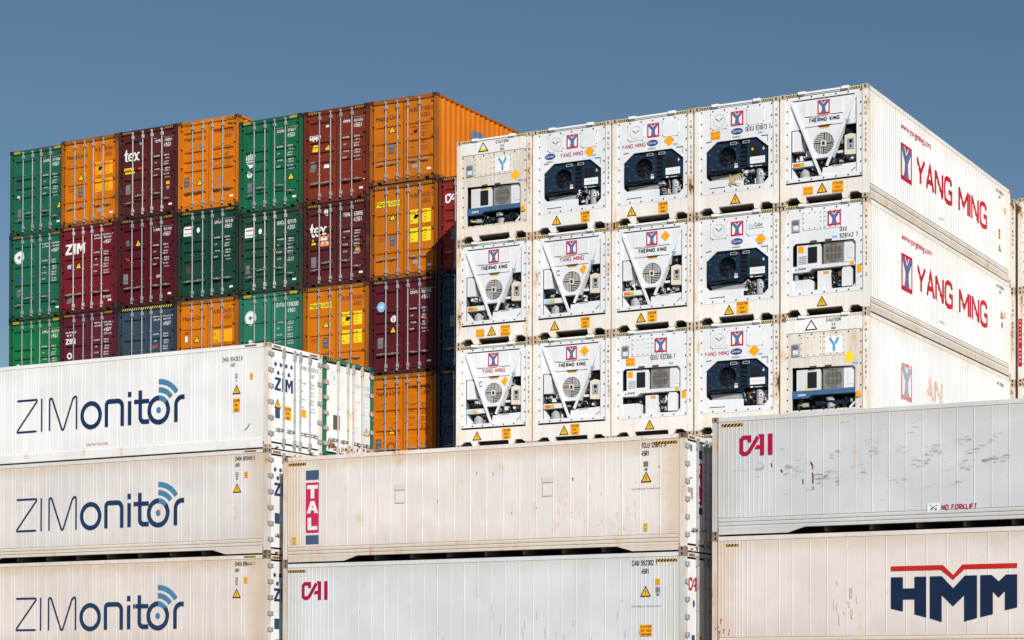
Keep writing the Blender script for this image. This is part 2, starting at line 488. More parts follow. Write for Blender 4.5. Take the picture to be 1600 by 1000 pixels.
def m_diamond(cx, cz, s, col=AMBER): return [(poly([(cx - s, cz), (cx, cz - s), (cx + s, cz), (cx, cz + s)]), col), (stroke([(cx - .35 * s, cz), (cx + .35 * s, cz)], .05 * s), YELLOW)]
HAZ = flat((0.72, 0.38, 0.015))
def m_hazard(x0, z0, w, h, n=5, back=BLACK, col=HAZ):
    L = [(rect(x0, z0, x0 + w, z0 + h), back)]
    p = w / n; sh = []
    for i in range(n):
        a = x0 + i * p + 0.10 * p
        sh.append(poly([(a, z0 + .002), (a + .34 * p, z0 + .002), (a + .86 * p, z0 + h - .002), (a + .52 * p, z0 + h - .002)]))
    L.append((join(*sh), col)); return L
def m_plate(x0, z0, w, h, col=PLATE): return [(rect(x0, z0, x0 + w, z0 + h), col), (rect(x0 + w * .12, z0 + h * .55, x0 + w * .88, z0 + h * .9), flat((0.17, 0.18, 0.2))), (rect(x0 + w * .12, z0 + h * .1, x0 + w * .88, z0 + h * .45), flat((0.14, 0.15, 0.17)))]
def s_logo_y(x0, z0, w, h, worn=False):
    U = lambda pts: poly([(x0 + a * w, z0 + b * h) for a, b in pts])
    R_ = flat((0.70, 0.24, 0.20), 0.5, 0.7) if worn else RED
    B_ = flat((0.36, 0.42, 0.52), 0.5, 0.5) if worn else SLATE
    return [(U([(0, 0), (1, 0), (1, 1), (0, 1)]), R_),
            (join(U([(.11, .12), (.27, .12), (.34, .28), (.36, .50), (.11, .80)]), U([(.89, .12), (.89, .80), (.64, .50), (.66, .28), (.73, .12)]), U([(.30, .93), (.50, .70), (.70, .93), (.64, .93), (.50, .77), (.36, .93)])), WHITE),
            (U([(.10, .92), (.27, .92), (.50, .66), (.73, .92), (.90, .92), (.90, .80), (.62, .48), (.62, .14), (.66, .08), (.34, .08), (.38, .14), (.38, .48), (.10, .80)]), B_)]
def s_cai(x0, z0, h):
    k = h / 0.51
    sh = [stroke([(.27, .33), (.27, .45), (.11, .45), (.055, .40), (.055, .10), (.11, .055), (.19, .055), (.26, .10), (.50, .455)], .10),
          poly([(.50, .51), (.66, .51), (.66, 0), (.55, 0), (.55, .16), (.40, .16), (.46, .25), (.55, .25), (.55, .44)]),
          rect(.76, 0, .88, .51)]
    return join(*[xf(s, k, k, x0, z0) for s in sh])
def s_zim(x0, z0, w, h):
    u = lambda *p: poly([(x0 + a * w, z0 + b * h) for a, b in p])
    return join(u((0, 0), (.34, 0), (.34, .2), (.14, .2), (.34, .82), (.34, 1), (0, 1), (0, .8), (.19, .8), (0, .18)),
                u((.40, 0), (.52, 0), (.52, 1), (.40, 1)),
                u((.58, 0), (.69, 0), (.69, .62), (.79, .2), (.89, .62), (.89, 0), (1, 0), (1, 1), (.87, 1), (.79, .62), (.71, 1), (.58, 1)))
def s_star(cx, cz, r, n=6):
    return poly([(cx + (r if i % 2 == 0 else r * .52) * math.sin(math.pi * i / n), cz + (r if i % 2 == 0 else r * .52) * math.cos(math.pi * i / n)) for i in range(2 * n)])
def s_hmm(x0, z0, w, col2=True):
    # traced letter plan: 3.08 wide, 1.07 high without the bar
    k = w / 3.08
    H1 = [(0, 1.08), (.30, 1.08), (.30, .81), (.59, .81), (.59, 1.08), (.88, 1.08), (.88, .12), (.59, .2), (.59, .55), (.30, .55), (.30, .27), (0, .34)]
    M1 = [(.97, 1.08), (1.26, 1.08), (1.54, .79), (1.82, 1.08), (2.12, 1.08), (2.12, .09), (1.81, .01), (1.81, .62), (1.54, .37), (1.26, .64), (1.26, .01), (.97, .10)]
    M2 = [(2.20, 1.08), (2.47, 1.08), (2.64, .93), (2.81, 1.08), (3.08, 1.08), (3.08, .32), (2.79, .26), (2.79, .70), (2.64, .55), (2.50, .70), (2.50, .17), (2.20, .11)]
    bar = [(0, 1.34), (1.29, 1.34), (1.54, 1.10), (1.76, 1.34), (3.08, 1.34), (3.08, 1.23), (1.82, 1.23), (1.54, .99), (1.24, 1.23), (0, 1.23)]
    # bar bottom dips below the letters' top only in the notch, as on the real wall
    return [xf(poly(q), k, k, x0, z0) for q in (H1, M1, M2)], xf(poly(bar), k, k, x0, z0)
def m_emblem(cx, cz, r, col):
    return [(disc(cx, cz, r, 24), WHITE), (ring(cx, cz, r * .86, r * .92, n=24), col), (s_star(cx, cz, r * .42, 4), col)]
def s_spec(x, z, dz=.075, n=8, h=.035, left=("MAX.GROSS", "", "TARE", "", "PAYLOAD", "", "CU.CAP", ""), bold=0.01, c2=.42, seed=0):
    q = random.Random(seed); sh = []
    vals = ("32500 KG", "71650 LB", "3880 KG", "8550 LB", "28620 KG", "63100 LB", "76.4 CU.M", "2700 CU.FT")
    for i in range(n):
        zz = z - i * dz - (i // 2) * dz * .5
        if left[i]: sh.append(text(left[i], h, x, zz, .72, bold))
        sh.append(text(vals[(i + 0) % 8], h, x + c2, zz, .72, bold))
    return join(*sh)

# ------------------------------------------------------------------ shared container pieces
W2 = 1.219; LEN = 12.192; HC = 2.896; HS = 2.591
CAST = {}
def casting_mesh(mat):
    if mat in CAST: return CAST[mat]
    b = MB()
    # core set back, with pierced plates on the outer faces so the lifting holes are real
    x, y, z = .081, .089, .059
    b.box(-x + .022, x - .022, -y + .022, y - .022, -z + .004, z - .004, 1)
    ov = [(math.cos(t) * .045, math.sin(t) * .033) for t in [i * math.pi / 4 for i in range(8)]]
    for s in (-1, 1):
        b.plate([[(-x, -z), (x, -z), (x, z), (-x, z)], [(p[1] * .9, p[0] * .95) for p in ov]], s * y, s * (y - .021), 0)
        b.plate([[(-y + .021, -z), (y - .021, -z), (y - .021, z), (-y + .021, z)], [(p[1] * .9, p[0] * .95) for p in ov]], s * x, s * (x - .021), 0, 'x')
        b.plate([[(-x + .021, -y + .021), (x - .021, -y + .021), (x - .021, y - .021), (-x + .021, y - .021)], [(p[1] * 1.1, p[0] * 1.5) for p in ov]], s * z, s * (z - .01), 0, 'z')
    CAST[mat] = b.mesh('corner_casting', [mat, HOLE])
    return CAST[mat]
def castings(root, H, mat, length=LEN):
    me = casting_mesh(mat)
    for sx in (-1, 1):
        for y in (.086, length - .086):
            for z in (.059, H - .059):
                link('corner_casting', me, root, (sx * (W2 - .078), y, z))

SHARED = {}
def corrugated_wall(H, x, out, mat, name='side_wall'):
    """vertical trapezoid corrugation along y; out = +1 or -1"""
    key = ('cw', H, x, out, mat)
    if key not in SHARED:
        b = MB(); y = .16; prof = []
        while y < LEN - .40:
            prof += [(y, 0), (y + .072, 0), (y + .14, -.036), (y + .212, -.036)]; y += .278
        prof.append((LEN - .12, 0))
        for (ya, da), (yb, db) in zip(prof, prof[1:]):
            b.face([(x + out * da, ya, .16), (x + out * db, yb, .16), (x + out * db, yb, H - .07), (x + out * da, ya, H - .07)])
        me = b.mesh(name, [mat]); SHARED[key] = (me, prof)
    return SHARED[key]
def floor_meshes(H, mat, low=.10):
    key = ('fl', H, mat)
    if key not in SHARED:
        b = MB(); b.box(-1.16, 1.16, .16, LEN - .16, .195, .22)
        y = 2.35
        while y < LEN - 1.5:
            b.box(-1.05, 1.05, y, y + .06, .05, .192); y += 1.15
        SHARED[key] = b.mesh('cross_members', [mat])
    return SHARED[key]

def roof_and_rails(root, H, roofm, railm, railw=.06, bot=.05, both=.16):
    MB().box(-W2 + .07, W2 - .07, .11, LEN - .11, H - .045, H - .012).build('roof', roofm, root)
    for s in (-1, 1):
        a, c = sorted((s * (W2 - railw), s * (W2 - .002)))
        MB().box(a, c, .176, LEN - .176, H - .075, H - .014).build('top_side_rail', railm, root)
        MB().box(a, c, .176, LEN - .176, bot, both).build('bottom_side_rail', railm, root)
def rear_wall(root, H, mat):
    MB().box(-W2 + .16, W2 - .16, LEN - .06, LEN - .02, .05, H - .03).build('end_wall', mat, root)
    for s in (-1, 1):
        a, c = sorted((s * (W2 - .13), s * (W2 - .004)))
        MB().box(a, c, LEN - .13, LEN - .004, .118, H - .118).build('corner_post', mat, root)

# locking bar: one mesh, local origin at the bar's foot
def bar_mesh(H, mat, r=.0185, cap=True):
    key = ('bar', H, mat, r)
    if key in SHARED: return SHARED[key]
    b = MB(); top = H - .07
    b.cyl((0, 0, .09), (0, 0, top), r, 8)
    for z, hh in ((.10, .05), (.19, .09), (top - .24, .09), (top - .06, .04)):
        b.box(-.024 if hh < .06 else -.018, .024 if hh < .06 else .050, -.036, .024, z, z + hh * 1.3)
    for f in (.30, .50, .70):
        b.box(-.026, .030, -.027, .03, H * f - .014, H * f + .014)
    SHARED[key] = b.mesh('locking_bar', [mat]); return SHARED[key]
def handle_mesh(mat, droop=False):
    key = ('handle', mat, droop)
    if key in SHARED: return SHARED[key]
    b = MB()
    b.tube([(0, -.045, 0), (.10, -.055, .008), (.20, -.055, -.012), (.34, -.05, .0)], .016, 6)
    b.box(-.022, .02, -.06, -.01, -.022, .025); b.box(.165, .205, -.065, 0, -.028, .034)
    SHARED[key] = b.mesh('handle', [mat]); return SHARED[key]

# ------------------------------------------------------------------ dry box containers (doors towards -Y)
def dry(loc, H, rgb, label, logo=None, code=("", "", ""), group=None, style='band', bars=GALV, hz='stripe', wear=.25, grime=.5,
        txt=None, tri=None, plate=None, marks=(), handles='level', side_mark=None, spec=True, frame_dark=.55, spec_back=None, rz=0.0):
    root = thing('shipping_container', label, 'shipping container', loc, rz, group)
    txt = txt or WHITE_P
    body = paint(rgb, wear, grime, .42)
    frame = paint(tuple(c * frame_dark + .008 for c in rgb), min(1, wear + .45), .7, .5)
    castm = paint(tuple(c * frame_dark * .32 + .012 for c in rgb), min(1, wear + .6), .7, .55)
    castings(root, H, castm)
    for s in (-1, 1):
        a, c = sorted((s * (W2 - .095), s * (W2 - .004)))
        MB().box(a, c, .004, .16, .118, H - .118).build('corner_post', frame, root)
        me, prof = corrugated_wall(H, s * (W2 - .012), s, body)
        link('side_wall', me, root)
    MB().box(-W2 + .166, W2 - .166, .010, .12, H - .135, H - .012).build('header', frame, root)
    sill = [(-W2 + .166, .012), (-.95, .012), (-.95, .085), (-.78, .085), (-.78, .012), (.78, .012), (.78, .085), (.95, .085), (.95, .012), (W2 - .166, .012), (W2 - .166, .135), (-W2 + .166, .135)]
    MB().plate([sill], .012, .12, back=True).build('door_sill', frame, root)
    roof_and_rails(root, H, body, frame)
    link('cross_members', floor_meshes(H, DARKSTEEL), root)
    rear_wall(root, H, body)
    MB().box(-W2 + .098, W2 - .098, .086, .10, .14, H - .138).build('door_gasket', RUBBER, root)
    # pressed door profile
    z0, z1 = .155, H - .155
    if style == 'line': gs = [z0 + (z1 - z0) * f for f in (.245, .465, .69)]; gh, sl, dp = .020, .008, .030
    elif style == 'band4': gs = [z0 + (z1 - z0) * f for f in (.13, .36, .60, .86)]; gh, sl, dp = .075, .03, .042
    else: gs = [z0 + (z1 - z0) * f for f in (.13, .40, .52, .64, .88)]; gh, sl, dp = .06, .03, .042
    prof = [(z0 + .05, 0)]
    for g in gs: prof += [(g - gh - sl, 0), (g - gh, dp), (g + gh, dp), (g + gh + sl, 0)]
    prof.append((z1 - .05, 0))
    def yz(z):
        for (a, da), (b_, db) in zip(prof, prof[1:]):
            if a <= z <= b_: return da + (db - da) * (z - a) / max(1e-6, b_ - a)
        return 0
    DY = .035
    dr = ([p[0] for p in prof], yz)
    leaves = []
    for s in (-1, 1):
        xa, xb = sorted((s * .026, s * 1.072))
        ia, ib = xa + .07, xb - .07
        b = MB()
        b.plate([[(xa, z0), (xb, z0), (xb, z1), (xa, z1)], [(ia, z0 + .05), (ib, z0 + .05), (ib, z1 - .05), (ia, z1 - .05)]], DY, DY + .048, back=True)
        for (za, da), (zb, db) in zip(prof, prof[1:]):
            b.face([(ia, DY + da, za), (ib, DY + da, za), (ib, DY + db, zb), (ia, DY + db, zb)])
        door = b.build('door', body, root)
        leaves.append(door)
        for bx in ((.19, .61) if s > 0 else (-.61, -.19)):
            link('locking_bar', bar_mesh(H, bars), door, (bx, DY - .045, 0))
        hz_ = {'level': (.62, .62), 'stagger': (.52, .72)}[handles]
        hm = handle_mesh(HANDLE)
        xs = (.20, .62) if s > 0 else (-.60, -.18)
        for j, bx in enumerate(xs):
            o = link('handle', hm, door, (bx, DY - .005, hz_[(j + (s > 0)) % 2]))
            if s < 0: o.scale = (-1, 1, 1); 
        for fz in (.08, .29, .5, .71, .92):
            a, c = sorted((s * 1.04, s * 1.15))
            MB().box(a, c, -.004, DY - .002, H * fz - .035, H * fz + .035).build('hinge', frame, door)
    lft, rgt = leaves
    mf = on_front(DY)
    if hz == 'stripe':
        decal('hazard_marking', m_hazard(-W2 + .17, H - .105, .34, .06, 5, paint(tuple(c * .25 for c in rgb)) if False else BLACK), root, on_front(.010))
        decal('hazard_marking', m_hazard(W2 - .51, H - .105, .34, .06, 5), root, on_front(.010))
    elif hz == 'full':
        decal('hazard_marking', m_hazard(-W2 + .17, H - .105, 2 * W2 - .34, .07, 22, BLACK, LEMON), root, on_front(.010))
    elif hz == 'bar':
        G_ = flat((0.42, 0.27, 0.02))
        decal('corner_marking', [(rect(-W2 + .17, H - .115, -W2 + .46, H - .035), G_)], root, on_front(.010))
        decal('corner_marking', [(rect(W2 - .46, H - .115, W2 - .17, H - .035), G_)], root, on_front(.010))
    if code[0]:
        decal('serial_number', [(join(text(code[0], .135, .23, H - .50, 1, .010, width=.30), text(code[1], .135, .64, H - .50, 1, .010, width=.43), text(code[2], .135, .66, H - .69, 1, .010, width=.29)), txt)], rgt, mf, dr)
    if spec:
        if spec_back:
            for zc in (H - 1.28, H - 1.84):
                decal('weight_label', [(rect(.24, zc, .53, zc + .42), spec_back), (rect(.68, zc, .99, zc + .42), spec_back),
                                       (join(text("MAX.GROSS", .045, .26, zc + .27, .62), text("TARE", .045, .26, zc + .06, .62), *[text(t, .04, .72, zc + .33 - i * .09, .7) for i, t in enumerate(("32 500", "71 650", "3 800", "8 380"))]), BLACK)], rgt, mf, dr)
        else:
            decal('weight_markings', [(s_spec(.24, H - .98, .082, 8, .05, seed=hash(label) % 97), txt)], rgt, mf, dr)
    L = logo
    if L == 'hl' or L == 'hly':
        lay = []
        if L == 'hly': lay.append((rect(-1.0, H - .67, -.13, H - .50), LEMON))
        lay.append((font_text("Hapag-Lloyd", .14, -.99, H - .63, .8, .010, width=.88), BLACK))
        decal('logo', lay, lft, mf, dr)
    elif L == 'tex':
        decal('logo', [(join(*s_tex(-1.0, H - 1.02, .60, .42)), WHITE)], lft, mf, dr)
    elif L == 'zim':
        decal('logo', [(s_zim(-.99, H - .93, .84, .36), WHITE)], lft, mf, dr)
    elif L == 'zims':
        st = [s_star(-.96 + i * .125, H - .62, .045) for i in range(4)] + [s_star(-.90 + i * .125, H - .72, .045) for i in range(3)]
        decal('logo', [(join(s_zim(-.99, H - 1.01, .42, .18), *st), WHITE)], lft, mf, dr)
    elif L == 'hmm':
        ls, bar = s_hmm(-1.01, H - .95, .42)
        decal('logo', [(join(*ls), WHITE), (bar, WHITE)], lft, mf, dr)
    elif L == 'emblem':
        decal('emblem', m_emblem(-.79, H - .75, .225, flat((0.02, 0.22, 0.13))), lft, mf, dr)
    elif L == 'hand':
        sh = [poly([(-.98, H - 1.32), (-.80, H - 1.52), (-.62, H - 1.32), (-.66, H - 1.28), (-.94, H - 1.28)])] + [stroke([(-.93 + i * .062, H - 1.25), (-.965 + i * .08, H - 1.02 - abs(i - 2) * .035)], .035) for i in range(5)]
        decal('emblem', [(join(*sh), WHITE), (stroke([(-.9, H - 1.36), (-.7, H - 1.36)], .03), body)], lft, mf, dr)
        decal('approval_sticker', [(ring(-.85, H - 1.70, .05, .10), WHITE), (text("U", .08, -.85, H - 1.74, .8, .02, 'CENTER'), WHITE)], lft, mf, dr)
    elif L == 'placard':
        decal('placard', [(rect(-1.0, H - .80, -.64, H - .48), WHITE), (rect(-.96, H - .60, -.68, H - .555), flat((.5, .05, .07))), (rect(-.96, H - .74, -.68, H - .71), flat((.1, .35, .4)))], lft, mf, dr)
        decal('approval_sticker', [(disc(-.40, H - .64, .065, 14, .085), WHITE)], lft, mf, dr)
    elif L == 'cai':
        decal('logo', [(s_cai(-1.0, H - .80, .30), WHITE)], lft, mf, dr)
    if tri: decal('warning_sticker', m_triangle(tri[0], tri[1], .24, LEMON), lft if tri[0] < 0 else rgt, mf, dr)
    if plate: decal('data_plate', m_plate(plate[0], plate[1], .19, .32, plate[2] if len(plate) > 2 else PLATE), lft, mf, dr)
    for nm, par, lay in marks:
        decal(nm, lay, lft if par == 'L' else rgt if par == 'R' else root, mf if par in 'LR' else on_front(.010), dr if par in 'LR' else None)
    decal('approval_sticker', [(rect(.86, .30, 1.0, .36), WHITE)], rgt, mf, dr)
    return root

def s_tex(x0, z0, w, h):
    # heavy slab-serif lower-case letters
    k = w / 1.0; q = h / .75
    A = lambda *p: xf(poly(p), k, q, x0, z0)
    t = A((.0, .42), (.06, .42), (.06, .12), (.12, .0), (.27, .0), (.27, .09), (.20, .09), (.19, .14), (.19, .42), (.28, .42), (.28, .52), (.19, .52), (.19, .75), (.12, .72), (.06, .52), (.0, .50))
    e = xf(join(ring(.47, .26, .13, .26, 20, 320, 20), rect(.34, .22, .60, .30)), k, q, x0, z0)
    e = (xf(stroke([(.35, .275), (.62, .275)], .07), k, q, x0, z0))
    e2 = xf(stroke(arcp(.48, .26, .165, 5, 320, 18, .205), .11), k, q, x0, z0)
    xx = A((.66, .0), (.80, .0), (.80, .05), (.84, .14), (.90, .05), (.90, .0), (1.08, .0), (1.08, .08), (1.02, .08), (.90, .27), (1.0, .44), (1.07, .44), (1.07, .52), (.92, .52), (.92, .47), (.86, .38), (.80, .47), (.80, .52), (.64, .52), (.64, .44), (.70, .44), (.81, .27), (.71, .08), (.66, .08))
    return [t, e2, xx, xf(rect(.40, .235, .565, .30), k, q, x0, z0)]

# ------------------------------------------------------------------ insulated containers
CREAM = (0.79, 0.765, 0.725)
COOLWHITE = (0.76, 0.775, 0.80)
def reefer_frame(root, H, rgb, wear, grime, front_sill=True, railstyle='ridge', gap=True, roofm=None, low=0.0):
    fm = paint(rgb, wear, grime, .45, (.80, .60, .36), low=low)
    pm = paint(tuple(c * .98 for c in rgb), min(1, wear + .28), min(1, grime + .25), .5, (.90, .74, .55))
    cm = paint((.52, .44, .36), min(1, wear + .4), .9, .55, (.6, .42, .28))
    castings(root, H, cm)
    for s in (-1, 1):
        a, c = sorted((s * (W2 - .150), s * (W2 - .004)))
        MB().box(a, c, .004, .15, .118, H - .118).build('corner_post', pm, root)
        a, c = sorted((s * (W2 - .07), s * (W2 - .001)))
        MB().box(a, c, .176, LEN - .176, H - .115, H - .012).build('top_side_rail', fm, root)
    MB().box(-W2 + .07, W2 - .07, .12, LEN - .12, H - .05, H - .018).build('roof', fm, root)
    link('cross_members', floor_meshes(H, paint((0.16, 0.135, 0.11), .4, .8, .6)), root)
    rear_wall(root, H, fm)
    return fm, pm, cm

def ridged_rail(root, side, mat, ridges=3, z0=.165, z1=.43, gap=True, flat_rail=False):
    """bottom side rail with pressed lengthwise ridges; full depth near the ends, lifted clear in between"""
    x = side * (W2 - .001); b = MB()
    pts = []
    if flat_rail:
        pts = [(0, z0), (0, z1 - .02), (-.004, z1 - .012), (-.012, z1)]
    else:
        n = ridges; p = (z1 - z0) / n
        for i in range(n):
            a = z0 + i * p
            pts += [(0, a), (0, a + p * .60), (-.026, a + p * .74), (-.026, a + p * .88)]
        pts.append((-.004, z1))
    for (da, za), (db, zb) in zip(pts, pts[1:]):
        b.face([(x + side * da, .176, za), (x + side * db, .176, zb), (x + side * db, LEN - .176, zb), (x + side * da, LEN - .176, za)])
    b.face([(x, .176, z0), (x - side * .11, .176, z0), (x - side * .11, LEN - .176, z0), (x, LEN - .176, z0)])
    o = b.build('bottom_side_rail', mat, root)
    lows = ((.176, 1.45, .45), (LEN - .176, LEN - 2.0, -.45)) if gap else ((.176, LEN - .176, 0),)
    for a, c, d in lows:
        g = MB(); xa, xb = sorted((x - side * .002, x - side * .05))
        q = [(a, .035), (c, .035), (c + d, z0 - .002), (a, z0 - .002)]
        g.plate([q], xa, xb, 0, 'x', True).build('rail_skirt', mat, root)

def lined_wall(root, side, H, breaks, ridges, mat, z0=.43, pieces=True, rw=.022, rh=.007):
    """breaks = y positions where sheets meet; ridges = y positions of pressed ribs between them"""
    x = side * (W2 - .012)
    base = MB().face([(x - side * .03, .15, .2), (x - side * .03, LEN - .15, .2), (x - side * .03, LEN - .15, H - .1), (x - side * .03, .15, H - .1)])
    bb = MB(); xa, xb = sorted((x - side * .008, x - side * .03))
    bb.box(xa, xb, .15, LEN - .15, .2, H - .1)
    wall = bb.build('side_wall', mat, root)
    zt = H - .113
    def sheet(a, c, rs):
        pr = [(a + .002, 0)]
        for r in sorted(rs):
            if a + .03 < r < c - .03: pr += [(r - rw, 0), (r - rw * .45, rh), (r + rw * .45, rh), (r + rw, 0)]
        pr += [(c - .030, 0), (c - .024, rh), (c - .006, rh), (c - .002, 0)]
        pr = [p for i, p in enumerate(pr) if i == 0 or p[0] > pr[i - 1][0]]
        b = MB()
        for (ya, da), (yb, db) in zip(pr, pr[1:]):
            b.face([(x + side * da, ya, z0), (x + side * db, yb, z0), (x + side * db, yb, zt), (x + side * da, ya, zt)])
        b.face([(x, a + .002, z0), (x - side * .006, a + .002, z0), (x - side * .006, a + .002, zt), (x, a + .002, zt)])
        b.face([(x, c - .002, z0), (x - side * .006, c - .002, z0), (x - side * .006, c - .002, zt), (x, c - .002, zt)])
        return b
    if pieces:
        for a, c in zip(breaks, breaks[1:]):
            sheet(a, c, ridges).build('wall_panel', mat, wall)
    else:
        b = MB()
        for a, c in zip(breaks, breaks[1:]):
            t = sheet(a, c, ridges); n = len(b.v); b.v += t.v; b.f += [tuple(n + i for i in q) for q in t.f]; b.mi += t.mi
        b.build('wall_panel', mat, wall)
    return wall

def fork_sill(root, H, mat, pmat, y=.010, z1=.535):
    """front sill with the splayed feet between the fork openings"""
    z0 = .19
    out = [(-W2 + .150, z1), (-W2 + .150, .125), (-1.02, .125), (-.93, z0), (-.74, z0), (-.64, .04), (-.53, .04), (-.50, z0),
           (.50, z0), (.53, .04), (.64, .04), (.74, z0), (.93, z0), (1.02, .125), (W2 - .150, .125), (W2 - .150, z1)]
    b = MB(); b.plate([out], y, y + .10, 0, back=True)
    b.build('front_sill', mat, root)
    b = MB()
    for s in (-1, 1):
        a, c = sorted((s * .47, s * .70))
        b.plate([[(a, .05), (c, .05), (c - .05 * 1, .188), (a + .05, .188)]], y + .102, y + .16, 0, back=True)
    b.build('fork_channel', paint((0.30, 0.26, 0.21), .3, .8, .6), root)

def header_strip(root, H, mat, tabs=True, hzc=True, plain=False):
    h = MB().box(-W2 + .166, W2 - .166, .012, .12, H - .085, H - .014).build('header', mat, root)
    if tabs:
        for x in (-.60, .60):
            MB().box(x - .10, x + .10, -.035, .05, H - .055, H + .012).build('lifting_tab', WHITE, root)
        MB().box(-.495, .495, -.010, .011, H - .052, H - .005).build('drip_strip', WHITE, root)
    if hzc:
        bk, cl = (BLACK, LEMON) if not plain else (WHITE, BLACK)
        for x in (-W2 + .17, W2 - .51):
            decal('hazard_marking', m_hazard(x, H - .078, .34, .05, 5, bk, cl), h, on_front(.012))
    return h

def bolts(root, xs, zs, y, mat=None, skip=None):
    b = MB()
    L_, R_, B_, T_ = xs[0], xs[1], zs[0], zs[1]
    P_ = [(L_ + (R_ - L_) * i / 6, B_) for i in range(7)] + [(L_ + (R_ - L_) * i / 6, T_) for i in range(7)]
    P_ += [(L_, B_ + (T_ - B_) * i / 7) for i in range(1, 7)] + [(R_, B_ + (T_ - B_) * i / 7) for i in range(1, 7)]
    for x, z in P_: b.cyl((x, y, z), (x, y - .016, z), .019, 6)
    return b.build('bolts', mat or flat((0.03, 0.03, 0.03), .6), root)

MACHW = paint((0.74, 0.755, 0.785), .12, .30, .38, (.72, .66, .58), bump=.05)
MACHOLD = paint((0.70, 0.66, 0.60), .35, .8, .5, (.62, .50, .36), bump=.05)
NAVYM = paint((0.011, 0.028, 0.052), .05, .5, .35, bump=.05)
NAVYD = paint((0.008, 0.018, 0.034), .05, .5, .4, bump=.05)
DARKM = paint((0.012, 0.014, 0.018), .1, .4, .5)
GREYM = paint((0.36, 0.38, 0.40), .2, .5, .4)
BOXW = paint((0.72, 0.73, 0.75), .12, .35, .4, (.7, .64, .56), bump=.04)
BEIGE = paint((0.72, 0.65, 0.54), .1, .4, .5)
BAND = paint((0.055, 0.13, 0.25), .1, .5, .4)
INNER = paint((0.10, 0.11, 0.125), .1, .6, .6)
COPPER = paint((0.35, 0.16, 0.07), 0, .3, .35, metal=.6)

def clutter(parent, x0, x1, z0, z1, y0, y1, seed, n=16, mats=None, name='pipework'):
    """hoses, valves and small housings of the refrigeration plant"""
    q = random.Random(seed); mats = mats or [DARKM, GREYM, BOXW, COPPER, NAVYM]
    b = MB()
    for i in range(n):
        k = q.random(); m = q.choice([0, 0, 1, 1, 2, 3, 4])
        x = q.uniform(x0, x1); z = q.uniform(z0, z1); y = q.uniform(y0, y1)
        if k < .45:
            pts = [(x, y, z)]
            for j in range(3):
                x = min(x1, max(x0, x + q.uniform(-.16, .16))); z = min(z1, max(z0, z + q.uniform(-.14, .14)))
                pts.append((x, y + q.uniform(-.02, .02), z))
            b.tube(pts, q.choice([.008, .012, .018]), 6, m)
        elif k < .75:
            w, h = q.uniform(.02, .06), q.uniform(.02, .06)
            x = min(x1 - w, max(x0 + w, x)); z = min(z1 - h, max(z0 + h, z))
            b.box(x - w, x + w, y - .02, y + .05, z - h, z + h, m)
        else:
            r = q.uniform(.02, .05); x = min(x1 - r, max(x0 + r, x)); z = min(z1 - r, max(z0 + r, z))
            b.cyl((x, y - .03, z), (x, y + .05, z), r, 10, m)
    return b.build(name, mats, parent)

def recess(parent, x0, x1, z0, z1, y0=.075, y1=.46, mat=None):
    b = MB()
    b.face([(x0, y1, z0), (x1, y1, z0), (x1, y1, z1), (x0, y1, z1)])
    for a, c in (((x0, z0), (x1, z0)), ((x1, z0), (x1, z1)), ((x1, z1), (x0, z1)), ((x0, z1), (x0, z0))):
        b.face([(a[0], y0, a[1]), (c[0], y0, c[1]), (c[0], y1, c[1]), (a[0], y1, a[1])])
    return b.build('machinery_recess', mat or INNER, parent)

def fan(parent, cx, cz, r, y, mat_blade, mat_ring, n=7):
    b = MB()
    A = arcp(cx, cz, r, 0, 360, 28)[:-1]; B_ = arcp(cx, cz, r * .93, 0, 360, 28)[:-1]
    b.plate([A, B_], y - .012, y + .06, 1)
    b.face([(p[0], y + .10, p[1]) for p in A], 2)
    for i in range(n):
        t = 2 * math.pi * i / n; t2 = t + .62
        b.face([(cx + .2 * r * math.cos(t), y + .05, cz + .2 * r * math.sin(t)), (cx + .9 * r * math.cos(t), y + .04, cz + .9 * r * math.sin(t)),
                (cx + .9 * r * math.cos(t2), y + .08, cz + .9 * r * math.sin(t2)), (cx + .2 * r * math.cos(t2), y + .07, cz + .2 * r * math.sin(t2))], 0)
    b.cyl((cx, y + .02, cz), (cx, y + .09, cz), r * .24, 14, 0)
    for rr in (.38, .56, .74):
        A1 = arcp(cx, cz, r * rr, 0, 360, 24)[:-1]; A2 = arcp(cx, cz, r * (rr - .022), 0, 360, 24)[:-1]
        b.plate([A1, A2], y + .004, y + .012, 1)
    return b.build('fan', [mat_blade, mat_ring, HOLE], parent)

